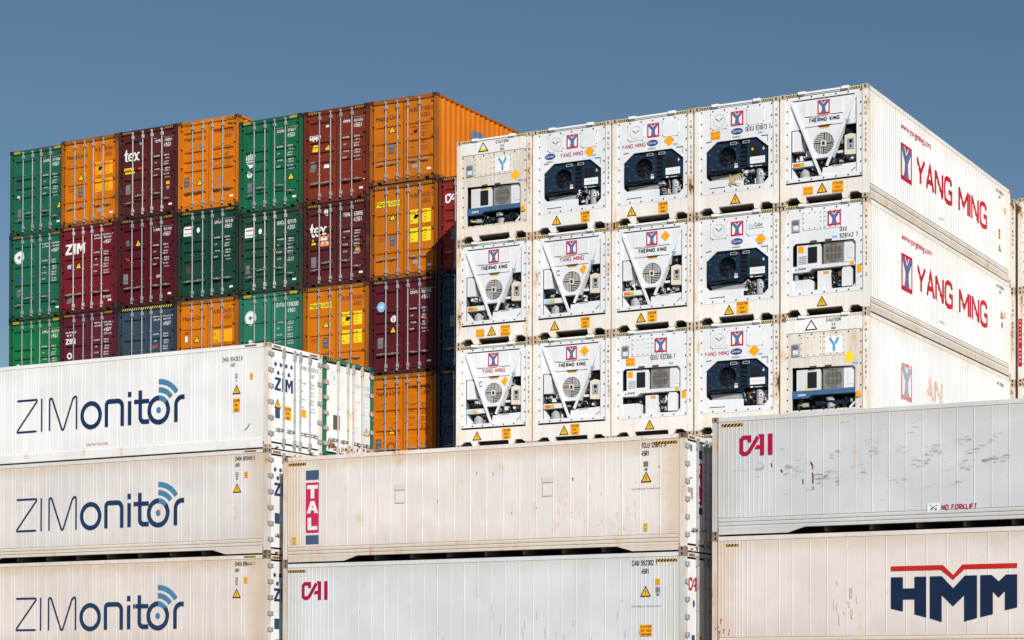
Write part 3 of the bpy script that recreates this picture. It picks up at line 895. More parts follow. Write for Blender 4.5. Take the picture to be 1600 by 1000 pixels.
def unit_dark(root, H, opts):
    """dark blue machinery in an eight-sided window"""
    y = .030
    fx0, fx1, fz0, fz1 = -W2 + .155, W2 - .155, .545, H - .095
    win = [(-.89, 1.66), (-.56, 1.92), (.58, 1.92), (.92, 1.64), (.92, .82), (.78, .68), (.19, .69), (.19, .88), (-.78, .90), (-.89, 1.0)]
    b = MB(); b.plate([[(fx0, fz0), (fx1, fz0), (fx1, fz1), (fx0, fz1)], win], y, y + .05)
    pan = b.build('machinery_panel', MACHW, root)
    recess(root, -.90, .93, .66, 1.93, y + .052)
    bolts(pan, (fx0 + .05, fx1 - .05), (fz0 + .05, fz1 - .06), y)
    # raised access covers
    for cx in (-.50, .55):
        c = MB(); q = [(cx - .25, 2.30), (cx - .19, 2.25), (cx + .21, 2.25), (cx + .25, 2.32), (cx + .25, 2.66), (cx - .25, 2.66)]
        c.plate([q], y - .010, y, 0); c.build('access_cover', MACHW, pan)
        bb = MB()
        for px, pz in q: bb.cyl((px * .96 + cx * .04, y - .011, pz), (px * .96 + cx * .04, y - .02, pz), .012, 6)
        bb.build('bolts', flat((0.05, 0.05, 0.05), .6), pan)
    decal('vent_dial', [(ring(-.50, 2.47, .165, .175, n=24), flat((.45, .46, .48))), (join(stroke([(-.60, 2.53), (-.52, 2.47)], .02), stroke([(-.40, 2.53), (-.48, 2.47)], .02), disc(-.5, 2.44, .015, 8)), BLACK)], pan, on_front(y - .010))
    # housing
    b = MB()
    fc = (-.30, 1.50); fr = .262
    ho = arcp(fc[0], fc[1], fr, 0, 360, 28)[:-1]
    b.plate([[(-.86, 1.16), (.08, 1.16), (.08, 1.90), (-.57, 1.90), (-.87, 1.655)], ho], y + .06, y + .30)
    house = b.build('condenser_housing', NAVYM, root)
    fan(house, fc[0], fc[1], fr, y + .10, DARKM, NAVYD)
    bb = MB()
    for i in range(10):
        t = i * math.pi / 5; bb.cyl((fc[0] + .31 * math.cos(t), y + .058, fc[1] + .31 * math.sin(t)), (fc[0] + .31 * math.cos(t), y + .05, fc[1] + .31 * math.sin(t)), .009, 6)
    for px, pz in ((-.8, 1.6), (-.8, 1.3), (-.72, 1.22), (0.03, 1.82), (-.5, 1.83), (0.03, 1.22)): bb.cyl((px, y + .058, pz), (px, y + .05, pz), .009, 6)
    bb.build('rivets', flat((0.3, 0.32, 0.35)), house)
    MB().box(-.875, -.80, y + .03, y + .058, 1.12, 1.56).build('side_vent', NAVYD, house)
    c2 = MB().box(.085, .27, y + .10, y + .30, 1.16, 1.89); c2.build('conduit_bay', NAVYD, house)
    g = MB()
    for i in range(5): g.box(.10, .25, y + .07, y + .098, 1.24 + i * .12, 1.30 + i * .12)
    g.build('relay_row', DARKM, house)
    b = MB(); b.plate([[(.275, 1.18), (.915, 1.14), (.915, 1.63), (.57, 1.90), (.275, 1.90)]], y + .05, y + .30)
    ctl = b.build('control_box', NAVYM, root)
    MB().box(.41, .66, y + .035, y + .049, 1.47, 1.69).build('display', DARKM, ctl)
    if opts.get('dial'): decal('isolator_switch', [(disc(.45, 1.62, .035, 10), YELLOW)], ctl, on_front(y + .034))
    decal('wiring_label', [(rect(.37, 1.24, .80, 1.42), WHITE)] + [(join(*[stroke([(.39 + i * .068, 1.26), (.39 + i * .068, 1.40)], .008) for i in range(1, 6)], stroke([(.38, 1.33), (.79, 1.33)], .008)), flat((.45, .5, .55)))], ctl, on_front(y + .05))
    decal('lettering', [(text("S", .07, .735, 1.60, .8, .02), WHITE) if False else (join(stroke([(.76, 1.66), (.76, 1.58)], .014), stroke([(.73, 1.62), (.76, 1.575), (.79, 1.62)], .014)), WHITE), (rect(.50, 1.165, .72, 1.178), WHITE), (rect(.38, 1.16, .46, 1.195), WHITE)], ctl, on_front(y + .05))
    for hx in (-.09, .27):
        h = MB(); h.tube([(hx - .09, y + .02, 1.80), (hx - .09, y + .02, 1.855), (hx + .09, y + .02, 1.855), (hx + .09, y + .02, 1.80), (hx - .09, y + .02, 1.80)], .012, 6)
        h.build('handle', GREYM, house)
    decal('warning_sticker', [(rect(-.08, 1.19, .01, 1.30), WHITE), (rect(-.08, 1.25, .01, 1.28), RED)], house, on_front(y + .06))
    # lower bay
    MB().box(-.86, .16, y + .09, y + .30, 1.08, 1.155).build('drip_rail', NAVYD, root)
    MB().plate([[(-.84, 1.06), (.16, 1.06), (.16, .89), (-.74, .89)]], y + .16, y + .3).build('base_tray', GREYM, root)
    MB().tube([(-.87, y + .05, 1.10), (-.6, y + .06, 1.07), (-.35, y + .05, 1.11), (0, y + .06, 1.13)], .022, 6).build('hose', DARKM, root)
    MB().cyl((.60, y + .20, .72), (.60, y + .20, 1.10), .105, 16).cyl((.60, y + .20, 1.10), (.60, y + .20, 1.15), .105, 16, 0, .04).build('compressor', GREYM, root)
    decal('sticker', [(rect(.62, .92, .72, 1.02), WHITE), (rect(.645, .945, .695, .995), DARKTXT)], root, on_front(y + .09))
    clutter(root, .14, .48, .74, 1.12, y + .06, y + .22, opts.get('seed', 1), 26)
    clutter(root, .72, .88, .80, 1.12, y + .10, y + .26, opts.get('seed', 1) + 5, 10)
    MB().box(.78, .90, y + .20, y + .40, .70, 1.14).build('receiver', NAVYD, root)
    decal('handle_slot', [(stroke([(-.78, .70), (-.36, .70)], .018), BLACK), (poly([(-.36, .68), (-.32, .70), (-.36, .72)]), BLACK), (stroke([(-.88, 1.93), (-.72, 1.94)], .02), DARKTXT), (join(stroke([(.72, 1.93), (.91, 1.93)], .02), stroke([(.90, 1.93), (.90, 1.76)], .012)), DARKTXT)], pan, on_front(y))
    if opts.get('coil'):
        c = MB(); q = random.Random(3)
        for k in range(4):
            cx, r = -.10 + k * .07, .10 + k * .012
            c.tube([(cx + r * math.cos(t) * .8, y - .02 - .01 * k, .86 + r * math.sin(t)) for t in [i * math.pi / 8 * (1 + .02 * k) for i in range(13)]], .009, 5)
        c.tube([(-.2, y + .02, 1.02), (-.14, y - .03, .90), (-.20, y - .03, .78), (-.13, y - .02, .70)], .010, 5)
        c.build('cable_coil', flat((0.55, 0.42, 0.10)), root)
    f = on_front(y)
    decal('logo', s_logo_y(-.16, 2.28, .36, .38), pan, f)
    if opts.get('brand', True):
        xo = opts.get('ox', .02)
        decal('logo', [(disc(xo, 2.13, .17, 20, .085), flat((0.02, 0.05, 0.22))), (text("Carrier", .075, xo, 2.10, .8, 0, 'CENTER', .3), WHITE), (text("TRANSICOLD", .04, xo - .02, 1.965, .8, .01, 'CENTER'), flat((.15, .3, .2)))], pan, f)
    if opts.get('name'): decal('lettering', [(text("YANG MING", .115, -.93 if opts.get('ox', .02) > -.1 else -.36, 2.06, .8, .0, width=.72), CRIMSON)], pan, f)
    if opts.get('dia'): decal('diamond_sticker', m_diamond(opts['dia'][0], opts['dia'][1], .165), pan, f)
    if opts.get('rect'): decal('notice_sticker', m_caution(-.75, 1.98, .28, .23, ("NOTICE", "DO NOT OPEN"), AMBER, flat((.55, .2, .02))), pan, f)
    if opts.get('serial'): decal('serial_number', [(text(opts['serial'], .13, .26, 2.09, .5, .005, width=.72), DARKTXT)], pan, f)
    if opts.get('cube'): decal('lettering', [(text("Sea", .10, .36, 2.47, .75, .01), flat((.35, .65, .75))), (text("Cube", .10, .52, 2.47, .75, .015), NAVY), (rect(.36, 2.42, .80, 2.44), flat((.2, .55, .1)))], pan, on_front(y - .010))
    decal('sticker', [(text("RMM", .06, .62, 1.99, .8, .02), flat((.1, .4, .75)))], pan, f)

def unit_struts(root, H, opts):
    """white machinery behind a V of struts, round louvred fan in the middle"""
    y = .030
    fx0, fx1, fz0, fz1 = -W2 + .155, W2 - .155, .59, H - .095
    outer = [(fx0, fz0), (fx1, fz0), (fx1, fz1), (fx0, fz1)]
    inner = [(-.93, .69), (.90, .69), (.90, 2.71), (-.93, 2.71)]
    pan = MB().plate([outer, inner], y, y + .05).build('machinery_panel', MACHW, root)
    recess(root, -.94, .91, .68, 2.72, y + .052)
    bolts(pan, (fx0 + .045, fx1 - .045), (fz0 + .045, fz1 - .04), y)
    top = MB().plate([[(-.90, 2.68), (.87, 2.68), (.58, 1.99), (-.62, 1.99)]], y + .022, y + .12).build('upper_cover', MACHW, root)
    MB().plate([[(-.56, 2.26), (.52, 2.26), (.52, 2.64), (-.56, 2.64)]], y + .012, y + .022).build('access_cover', MACHW, top)
    decal('seam', [(join(stroke([(-.55, 2.255), (-.36, 2.235), (-.33, 2.21), (-.22, 2.23), (.10, 2.245), (.14, 2.265), (.24, 2.25), (.52, 2.25)], .014)), DARKTXT)], top, on_front(y + .022))
    for q_ in ([(-.925, 2.705), (-.925, 1.95), (-.66, 1.95)], [(.895, 2.705), (.62, 1.95), (.895, 1.95)]):
        MB().plate([q_], y + .040, y + .12).build('corner_cover', MACHW, root)
    mid = MB().plate([[(-.61, 1.98), (.57, 1.98), (.22, 1.16), (-.26, 1.16)], arcp(-.025, 1.53, .285, 0, 360, 28)[:-1]], y + .040, y + .20).build('condenser_housing', MACHW, root)
    MB().face([(p[0], y + .10, p[1]) for p in arcp(-.025, 1.53, .29, 0, 360, 28)[:-1]]).build('fan_well', flat((0.05, 0.05, 0.055)), mid)
    g = MB(); cx, cz, r = -.025, 1.53, .280
    for i in range(-6, 7):          # louvres: upper-left and lower-right lie level, the other quarters stand
        d = i * .046
        if i == 0: continue
        e = math.sqrt(max(0, r * r - d * d))
        th = .009 if d < 0 else .013
        if d > 0: g.box(cx - e, cx - .0, y + .045, y + .075, cz + d - th, cz + d + th)
        else: g.box(cx + .0, cx + e, y + .045, y + .075, cz + d - th, cz + d + th)
        if d > 0: g.box(cx + d - .008, cx + d + .008, y + .047, y + .073, cz + .0, cz + e)
        else: g.box(cx + d - th, cx + d + th, y + .047, y + .073, cz - e, cz - .0)
    g.build('fan_grille', paint((.52, .52, .52), .1, .4, .5), mid)
    MB().box(cx - .075, cx + .075, y + .036, y + .044, cz - .075, cz + .075).build('grille_boss', BEIGE, mid)
    decal('sticker', [(rect(cx - .035, cz - .045, cx + .035, cz + .045), BLACK)], mid, on_front(y + .036))
    decal('notice_sticker', [(rect(-.12, 1.915, .14, 1.955), YELLOW)], mid, on_front(y + .040))
    MB().plate([[(-.17, 2.0), (.20, 2.0), (.14, 1.965), (-.10, 1.965)]], y + .012, y + .030, back=True).build('grab_slot', flat((.06, .05, .04)), mid)
    for a, c in (((-.92, 2.70), (-.085, .70)), ((.89, 2.70), (.075, .93))):
        d = (Vector(c) - Vector(a)).normalized(); n = Vector((-d.y, d.x)) * .034
        A, C_ = Vector(a), Vector(c)
        MB().plate([[tuple(A + n), tuple(C_ + n), tuple(C_ - n), tuple(A - n)]], y - .004, y + .034, back=True).build('strut', MACHW, root)
    # left side boxes
    lb = MB().plate([[(-.90, 1.40), (-.66, 1.40), (-.66, 1.86), (-.74, 1.93), (-.90, 1.93)]], y + .05, y + .35).build('evaporator_box', BOXW, root)
    MB().plate([[(-.655, 1.42), (-.52, 1.34), (-.52, 1.44), (-.62, 1.93), (-.70, 1.93)]], y + .12, y + .36).build('cowl', GREYM, root)
    MB().plate([[(-.88, 1.94), (-.66, 1.95), (-.60, 1.99), (-.80, 1.99)]], y + .06, y + .2, back=True).build('cowl_lip', GREYM, root)
    sh = MB().box(-.905, -.28, y + .04, y + .22, .985, 1.115).build('shelf', BOXW, root)
    c1, c2 = (flat((.75, .16, .01)), flat((.62, .42, .02))) if not opts.get('blue') else (flat((.30, .62, .75)), flat((.62, .45, .03)))
    decal('sticker', [(rect(-.87, 1.00, -.70, 1.085), c1), (rect(-.70, 1.00, -.56, 1.085), c2)], sh, on_front(y + .04))
    clutter(root, -.86, -.55, 1.14, 1.36, y + .12, y + .26, opts.get('seed', 1), 12)
    MB().box(-.54, -.42, y + .10, y + .26, 1.26, 1.40).build('bracket', BOXW, root)
    MB().cyl((-.58, y + .16, .70), (-.58, y + .16, .84), .13, 16).cyl((-.58, y + .16, .84), (-.58, y + .16, .93), .13, 16, 0, .05).build('compressor', GREYM, root)
    MB().plate([[(-.905, .97), (-.80, .695), (-.905, .695)]], y + .045, y + .3).build('gusset', BOXW, root)
    clutter(root, -.45, -.30, .72, .94, y + .12, y + .24, opts.get('seed', 1) + 3, 8)
    clutter(root, -.20, .14, .93, 1.12, y + .14, y + .26, opts.get('seed', 1) + 9, 9, [DARKM, DARKM, GREYM, DARKM, GREYM])
    # right side
    MB().box(.89, .905, y + .052, y + .3, .95, 1.94).build('side_plate', BOXW, root)
    cb = MB().plate([[(.56, 1.17), (.875, 1.15), (.875, 1.66), (.72, 1.70), (.56, 1.66)]], y + .035, y + .26).build('control_box', BEIGE, root)
    MB().box(.645, .825, y + .020, y + .034, 1.30, 1.57).build('display', GREYM, cb)
    decal('sticker', [(rect(.69, 1.45, .78, 1.54), BLACK), (rect(.71, 1.34, .76, 1.40), DARKTXT)], cb, on_front(y + .020))
    clutter(root, .38, .86, 1.72, 1.94, y + .14, y + .28, opts.get('seed', 1) + 11, 14, [DARKM, DARKM, INNER, DARKM, GREYM])
    MB().box(.33, .55, y + .11, y + .2, 1.25, 1.31).build('bracket', BOXW, root)
    clutter(root, .22, .86, .97, 1.14, y + .12, y + .26, opts.get('seed', 1) + 13, 20)
    clutter(root, .40, .55, 1.14, 1.6, y + .14, y + .26, opts.get('seed', 1) + 17, 8, [DARKM, DARKM, GREYM, DARKM, GREYM])
    lo = MB().plate([[(-.06, .695), (.885, .695), (.885, .94), (.20, .925), (.09, .90), (-.04, .90)]], y + .030, y + .10).build('lower_cover', MACHW, root)
    decal('handle_slot', [(stroke([(.74, .71), (.85, .81)], .02), DARKTXT), (stroke([(.22, .90), (.50, .91)], .012), DARKTXT)], lo, on_front(y + .030))
    ft = on_front(y + .012)
    decal('logo', s_logo_y(-.18, 2.275, .34, .37), top, ft)
    t = opts.get('title', 'tk')
    if t == 'tk': decal('lettering', [(text("THERMO KING", .112, -.43, 2.09, 1, .026, width=.86), BLACK)], top, on_front(y + .022))
    else: decal('lettering', [(text("YANG MING", .125, -.39, 2.09, .8, .004, width=.76), CRIMSON)], top, on_front(y + .022))
    if opts.get('dia') == 'top': decal('diamond_sticker', m_diamond(.40, 2.49, .145), top, ft)
    if opts.get('dia') == 'mid': decal('diamond_sticker', m_diamond(.36, 1.83, .145), mid, on_front(y + .040))
    if opts.get('c'): decal('lettering', [(stroke(arcp(-.44, 1.80, .065, 50, 310, 12), .028), DARKTXT)], mid, on_front(y + .040))
    decal('sticker', [(text("RMM", .06, .60, 2.00, .8, .02), flat((.1, .4, .75)))], top, on_front(y))

def unit_boxes(root, H, opts):
    """upright cabinets beside a square barred fan; opts old = dirtier, with a blue beam and a high painted header"""
    old = opts.get('old'); y = .030
    fx0, fx1 = -W2 + .155, W2 - .155
    fz0, fz1 = (.42, H - .43) if old else (.545, H - .095)
    dz = -.30 if old else 0.0
    PM = MACHOLD if old else MACHW
    win = [(-.88, 1.84 + dz), (-.80, 1.90 + dz), (.79, 1.88 + dz), (.86, 1.80 + dz), (.86, .66 if not old else .50), (.74, .66 if not old else .50), (-.90, .66 if not old else .50), (-.90, 1.80 + dz)]
    if old: win = [(-.88, 1.58), (.80, 1.54), (.86, 1.48), (.86, .47), (-.90, .47), (-.90, 1.55)]
    pan = MB().plate([[(fx0, fz0), (fx1, fz0), (fx1, fz1), (fx0, fz1)], win], y, y + .05).build('machinery_panel', PM, root)
    zb = win[-2][1] if not old else .47
    zb = .47 if old else .66
    recess(root, -.91, .87, zb - .005, (1.59 if old else 1.91), y + .052, .46, DARKM)
    bolts(pan, (fx0 + .05, fx1 - .05), (fz0 + .05, fz1 - .05), y)
    t0 = (1.84, 2.37) if old else (2.22, 2.70)
    for a, c in ((-.66, -.05), (-.03, .58)) if old else ((-.61, -.06), (-.02, .50)):
        MB().plate([[(a, t0[0]), (c, t0[0]), (c, t0[1]), (a, t0[1])]], y - .012, y).build('access_cover', paint((0.74, 0.69, 0.61), .2, .5, .5) if old else MACHW, pan)
        bb = MB()
        for i in range(4):
            for px, pz in ((a + .04 + (c - a - .08) * i / 3, t0[0] + .04), (a + .04 + (c - a - .08) * i / 3, t0[1] - .04)):
                bb.cyl((px, y - .012, pz), (px, y - .022, pz), .013, 6)
        for pz in (t0[0] + .2, t0[1] - .17):
            for px in (a + .04, c - .04): bb.cyl((px, y - .012, pz), (px, y - .022, pz), .013, 6)
        bb.build('bolts', flat((0.05, 0.05, 0.05), .6), pan)
    zt = 2.03 if old else 2.36
    la = MB(); la.box(-.89, -.68, y - .03, y, zt - .16, zt + .16, 0); la.box(-.86, -.71, y - .045, y - .03, zt + .02, zt + .12, 1); la.box(-.85, -.72, y - .045, y - .03, zt - .12, zt + .0, 2)
    la.build('vent_latch', [GREYM, flat((.13, .14, .16)), BOXW], pan)
    # cabinets
    zc0, zc1 = (.98, 1.52) if old else (1.32, 1.86)
    cab = MB().box(-.79, -.13, y + .06, y + .36, zc0, zc1).build('control_box', BOXW if not old else paint((.66, .66, .66), .2, .5, .5), root)
    MB().box(-.475, -.225, y + .045, y + .059, zc0 + .06, zc1 - .07).build('display', DARKM, cab)
    if not old:
        decal('notice_sticker', [(rect(-.76, zc1 - .20, -.60, zc1 - .03), AMBER)], cab, on_front(y + .06))
        g = MB()
        for i in range(5): g.box(-.74, -.52, y + .052, y + .059, zc0 + .05 + i * .045, zc0 + .07 + i * .045)
        g.build('vent_slots', GREYM, cab)
    else:
        decal('notice_sticker', [(rect(-.40, zc1 - .09, -.24, zc1 - .02), LEMON)] if opts.get('y2') else [(rect(-.55, zc0 + .02, -.42, zc0 + .08), LEMON)], cab, on_front(y + .06))
    fb = MB().plate([[(-.06, zc0 - .01), (.50, zc0 - .01), (.50, zc1 + .01), (-.06, zc1 + .01)], arcp(.22, (zc0 + zc1) / 2, .245, 0, 360, 24)[:-1]], y + .075, y + .30)
    fbo = fb.build('condenser_housing', GREYM, root)
    MB().face([(p[0], y + .12, p[1]) for p in arcp(.22, (zc0 + zc1) / 2, .245, 0, 360, 24)[:-1]]).build('fan_well', flat((.035, .033, .03)), fbo)
    g = MB()
    for i in range(15): g.box(-.035 + i * .0365, -.024 + i * .0365, y + .055, y + .065, zc0 + .01, zc1 - .01)
    for i in range(3): g.box(-.05, .49, y + .066, y + .072, zc0 + .08 + i * .18, zc0 + .095 + i * .18)
    g.build('fan_grille', paint((.30, .28, .26), .2, .5, .5), fbo)
    rb = MB().plate([[(.52, zc0 + .01), (.85, zc0 + .01), (.85, zc1 - .09), (.79, zc1), (.52, zc1)]], y + .06, y + .3).build('side_cabinet', BOXW, root)
    MB().box(.62, .83, y + .052, y + .059, zc0 + .10, zc1 - .12).build('cabinet_door', BOXW, rb)
    for hx in (-.30, .12):
        MB().box(hx - .09, hx + .09, y - .02, y + .01, (1.555 if old else 1.90), (1.595 if old else 1.94)).build('grab_slot', flat((.07, .06, .05)), pan)
    zbm = (.80, .975) if old else (1.17, 1.31)
    bm_ = MB().plate([[(-.90, zbm[0] - .02), (-.45, zbm[0] - .02), (-.35, zbm[0] + .05), (.86, zbm[0] + .05), (.86, zbm[1]), (-.90, zbm[1])]], y + .02, y + .30, back=True).build('beam', BAND if old else BOXW, root)
    decal('lettering', [(text("DAIKIN", .06, -.74, zbm[0] + .035, .9, .02, shear=.2), WHITE if old else NAVY), (poly([(-.83, zbm[0] + .03), (-.77, zbm[0] + .03), (-.79, zbm[0] + .10)]), BLUE)], bm_, on_front(y + .02))
    if old:
        clutter(root, -.86, .80, .50, .78, y + .08, y + .3, opts.get('seed', 1), 46, [DARKM, DARKM, NAVYM, GREYM, DARKM])
        MB().box(-.30, .62, y + .16, y + .24, .60, .70).build('crossbar', NAVYD, root)
        MB().cyl((.13, y + .2, .50), (.13, y + .2, .64), .12, 14).cyl((.12, y + .18, .70), (.12, y + .18, .80), .11, 14, 0, .07).build('compressor', GREYM, root)
        MB().box(-.62, -.46, y + .06, y + .1, .56, .66).build('junction_box', GREYM, root)
        decal('sticker', [(rect(-.76, .60, -.62, .64), LEMON)], root, on_front(y + .10))
        MB().plate([[(.66, .475), (.74, .475), (.855, .60), (.855, .66)]], y + .03, y + .06, back=True).build('brace', BOXW, root)
    else:
        bx = MB().plate([[(-.895, .67), (-.36, .67), (-.36, .92), (-.42, .955), (-.895, .955)]], y + .04, y + .34).build('compressor_cover', BOXW, root)
        MB().box(-.21, .15, y + .05, y + .34, .67, 1.15).build('receiver_cover', BOXW, root)
        decal('notice_sticker', [(rect(-.05, 1.06, .10, 1.13), flat((.75, .30, .01)))], root, on_front(y + .05))
        MB().plate([[(.46, .70), (.74, .70), (.74, 1.12), (.70, 1.19), (.50, 1.19), (.46, 1.12)]], y + .05, y + .34).build('drier_cover', BOXW, root)
        clutter(root, .18, .44, .70, 1.14, y + .08, y + .24, opts.get('seed', 1), 30)
        clutter(root, -.86, -.24, .98, 1.14, y + .10, y + .28, opts.get('seed', 1) + 2, 16, [DARKM, DARKM, GREYM, DARKM, COPPER])
        MB().plate([[(.76, .665), (.855, .665), (.855, .78)]], y + .03, y + .06, back=True).build('brace', BOXW, root)
    f = on_front(y - .012)
    if old:
        decal('logo', [(rect(.04, 1.90, .52, 2.33), WHITE), (join(stroke([(.16, 2.28), (.28, 2.10), (.28, 1.93)], .07), stroke([(.40, 2.28), (.315, 2.13)], .07)), flat((.10, .33, .55)))], pan, f)
        decal('diamond_sticker', m_diamond(.70, 1.76, .165, YELLOW if opts.get('y2') else LEMON), pan, on_front(y))
        decal('sticker', [(text("RMM", .07, .78, 1.56, .8, .02), flat((.1, .4, .75)))], pan, on_front(y))
        decal('notice_sticker', [(rect(.90, .72, 1.02, .88), AMBER)], root, on_front(.0))
    else:
        decal('logo', s_logo_y(.09, 2.275, .37, .38), pan, f)
        if opts.get('serial2'):
            decal('serial_number', [(join(text(opts['serial2'][0], .12, .42, 2.10, .55, .005), text(opts['serial2'][1], .12, .42, 1.93, .55, .005, width=.50)), DARKTXT)], pan, on_front(y))
            decal('sticker', [(text("RMM", .06, .22, 1.95, .8, .02), flat((.1, .4, .75)))], pan, on_front(y))
        else:
            decal('serial_number', [(text(opts['serial'], .13, -.04, 2.08, .5, .005, width=.74), DARKTXT)], pan, on_front(y))
            decal('notice_sticker', m_caution(-.78, 1.97, .27, .22, ("NOTICE", "DO NOT OPEN"), AMBER, flat((.55, .2, .02))), pan, on_front(y))
            decal('sticker', [(text("RMM", .06, .52, 1.93, .8, .02), flat((.1, .4, .75)))], pan, on_front(y))
        decal('notice_sticker', [(rect(.90, 1.00, 1.02, 1.22), AMBER)], pan, on_front(y))
        decal('notice_sticker', [(rect(.70, 1.235, .81, 1.32), AMBER)], bm_, on_front(y + .02))
    if old:
        hp = MB().box(-W2 + .152, W2 - .152, .014, .10, H - .425, H - .088).build('header_panel', paint((0.80, 0.79, 0.77), .15, .45, .45), root)
        fl = None
        decal('warning_sticker', [(poly([(-.53, 2.52), (-.17, 2.52), (-.35, 2.80)]), BLACK), (poly([(-.475, 2.55), (-.225, 2.55), (-.35, 2.745)]), WHITE)] + ([(poly([(-.475, 2.552), (-.225, 2.552), (-.27, 2.62), (-.43, 2.62)]), LEMON)] if opts.get('y2') else []), hp, on_front(.014))
        decal('warning_lettering', [(join(text("CAUTION", .095, .27, 2.70, .6, .01, 'CENTER', width=.40), text("9 6", .075, .27, 2.59, .7, .01, 'CENTER'), text("HIGH", .06, .27, 2.50, .8, .02, 'CENTER')), DARKTXT)], hp, on_front(.014))

UNITS = {'dark': unit_dark, 'struts': unit_struts, 'boxes': unit_boxes}
def reefer(loc, label, unit, opts, wear=.3, grime=.5, side=None, sill_marks=(), group=None, post_txt="YMLU 543678 0", tint=CREAM, right_wall=True):
    H = HC
    root = thing('refrigerated_container', label, 'refrigerated container', loc, 0, group)
    fm, pm, cm = reefer_frame(root, H, tint, wear, grime)
    header_strip(root, H, paint((0.80, 0.79, 0.77), .15, .4, .45), plain=opts.get('old') and not opts.get('y2'))
    fork_sill(root, H, fm, pm, z1=.415 if opts.get('old') else .535)
    if opts.get('old'):
        MB().box(-W2 + .152, W2 - .152, .004, .009, .16, .415).build('sill_band', fm, root) if False else None
    MB().box(-W2 + .152, W2 - .152, .02, .11, .536 if not opts.get('old') else .4155, .543 if not opts.get('old') else .42).build('sill_lip', flat((.12, .11, .10)), root)
    UNITS[unit](root, H, opts)
    wallm = paint((0.77, 0.765, 0.755), .15 if not opts.get('old') else .3, .42, .42, (.88, .80, .72), bump=.25, edge=.35)
    for s in (-1, 1):
        if s == 1 and side:
            br = [.16 + i * (LEN - .32) / 26 for i in range(27)]
            rg = [b_ + .15 for b_ in br] + [b_ + .30 for b_ in br]
            lined_wall(root, 1, H, br, rg, wallm, .40, pieces=True, rh=.012)
            ridged_rail(root, 1, paint((.66, .60, .52), .45, .9, .5, (.7, .56, .42)), 2, .13, .40, gap=False)
        else:
            xa, xb = sorted((s * (W2 - .035), s * (W2 - .012)))
            MB().box(xa, xb, .15, LEN - .15, .14, H - .10).build('side_wall', wallm, root)
            xa, xb = sorted((s * (W2 - .08), s * (W2 - .002)))
            MB().box(xa, xb, .176, LEN - .176, .05, .138).build('bottom_side_rail', fm, root)
    decal('serial_number', [(vtext(post_txt, .085, W2 - .06, H - .30, .135, .004, .8), DARKTXT if wear < .5 else flat((.12, .10, .09), .5, .2))], root, on_front(.004))
    for nm, lay in sill_marks: decal(nm, lay, root, on_front(.010))
    return root

def std_sill(tx=-.6, cx=.36, cw=.28, w=.28):
    L = [('warning_sticker', m_triangle(tx, .345, .27))]
    if cx is not None: L.append(('caution_label', m_caution(cx, .21, w, .30)))
    return L

# ------------------------------------------------------------------ doors of insulated containers
def reefer_doors(root, H, rgb, frame_m, galv=GALV, rusty=False, hinge_m=None):
    body = paint(rgb, .10 if not rusty else .32, .25 if not rusty else .34, .4, (.86, .82, .76), low=0)
    MB().box(-W2 + .152, W2 - .152, .012, .12, H - .125, H - .014).build('header', frame_m, root)
    MB().plate([[(-W2 + .15, .03), (-.88, .03), (-.86, .09), (-.70, .09), (-.68, .03), (.68, .03), (.70, .09), (.86, .09), (.88, .03), (W2 - .15, .03), (W2 - .15, .155), (-W2 + .15, .155)]], .014, .12, back=True).build('door_sill', frame_m, root)
    MB().box(-W2 + .12, W2 - .12, .05, .08, .157, H - .127).build('door_gasket', RUBBER, root)
    out = []
    hm = hinge_m or galv
    for s in (-1, 1):
        xa, xb = sorted((s * .030, s * 1.040))
        d = MB().box(xa, xb, .004, .045, .205, H - .182).build('door', body, root)
        for bx in ((.17, .60) if s > 0 else (-.57, -.09)):
            link('locking_bar', bar_mesh(H, galv, .026), d, (bx, -.035, 0))
            o = link('handle', handle_mesh(HANDLE), d, (bx + (.04 if s > 0 else -.04), -.008, .56))
            if s < 0: o.scale = (-1, 1, 1)
            c = MB(); c.box(bx - .05, bx + .05, -.055, .002, H - .34, H - .13); c.build('bar_keeper', galv, d)
            c = MB(); c.box(bx - .05, bx + .05, -.055, .002, .13, .32); c.build('bar_keeper', galv, d)
        for i in range(6 if s < 0 else 5):
            z = .42 + i * (H - .72) / (5 if s < 0 else 4)
            a, c = sorted((s * .98, s * 1.215))
            hb = MB().box(a, c, -.020, .003, z - .055, z + .055)
            hb.cyl((s * 1.10, -.02, z - .065), (s * 1.10, -.02, z + .065), .022, 8)
            hb.build('hinge', hm, d)
        out.append(d)
    return out

def seams(kind):
    if kind == 'a':      # about .42 m sheets, crowded ribs near the ends
        br = [.16, .62, 1.22]; x = 1.65
        while x < LEN - 1.6: br.append(x); x += .415
        br += [LEN - 1.22, LEN - .62, LEN - .16]
        rg = [.30, .42, .52, .74, .86, .98, 1.10, 1.36, 1.50] + [LEN - v for v in (.30, .42, .52, .74, .86, .98, 1.10, 1.36, 1.50)]
    elif kind == 'b':    # sheets growing from .35 to .5 m
        br = [.16, .56, .92, 1.41, 1.76, 2.11, 2.56, 3.0]; x = 3.5
        while x < LEN - 1.2: br.append(x); x += .495
        br += [LEN - .70, LEN - .16]
        rg = [.26, .36, .46, .64, .72, .80, 1.05]
    elif kind == 'z':
        br = [.16, .60, 1.05]; x = 1.48
        while x < LEN - .5: br.append(x); x += .445
        br.append(LEN - .16)
        rg = [.26, .36, .48, .70, .80, .92, 1.18, 1.30] + [b_ + .13 for b_ in br[3:]]
    return br, rg

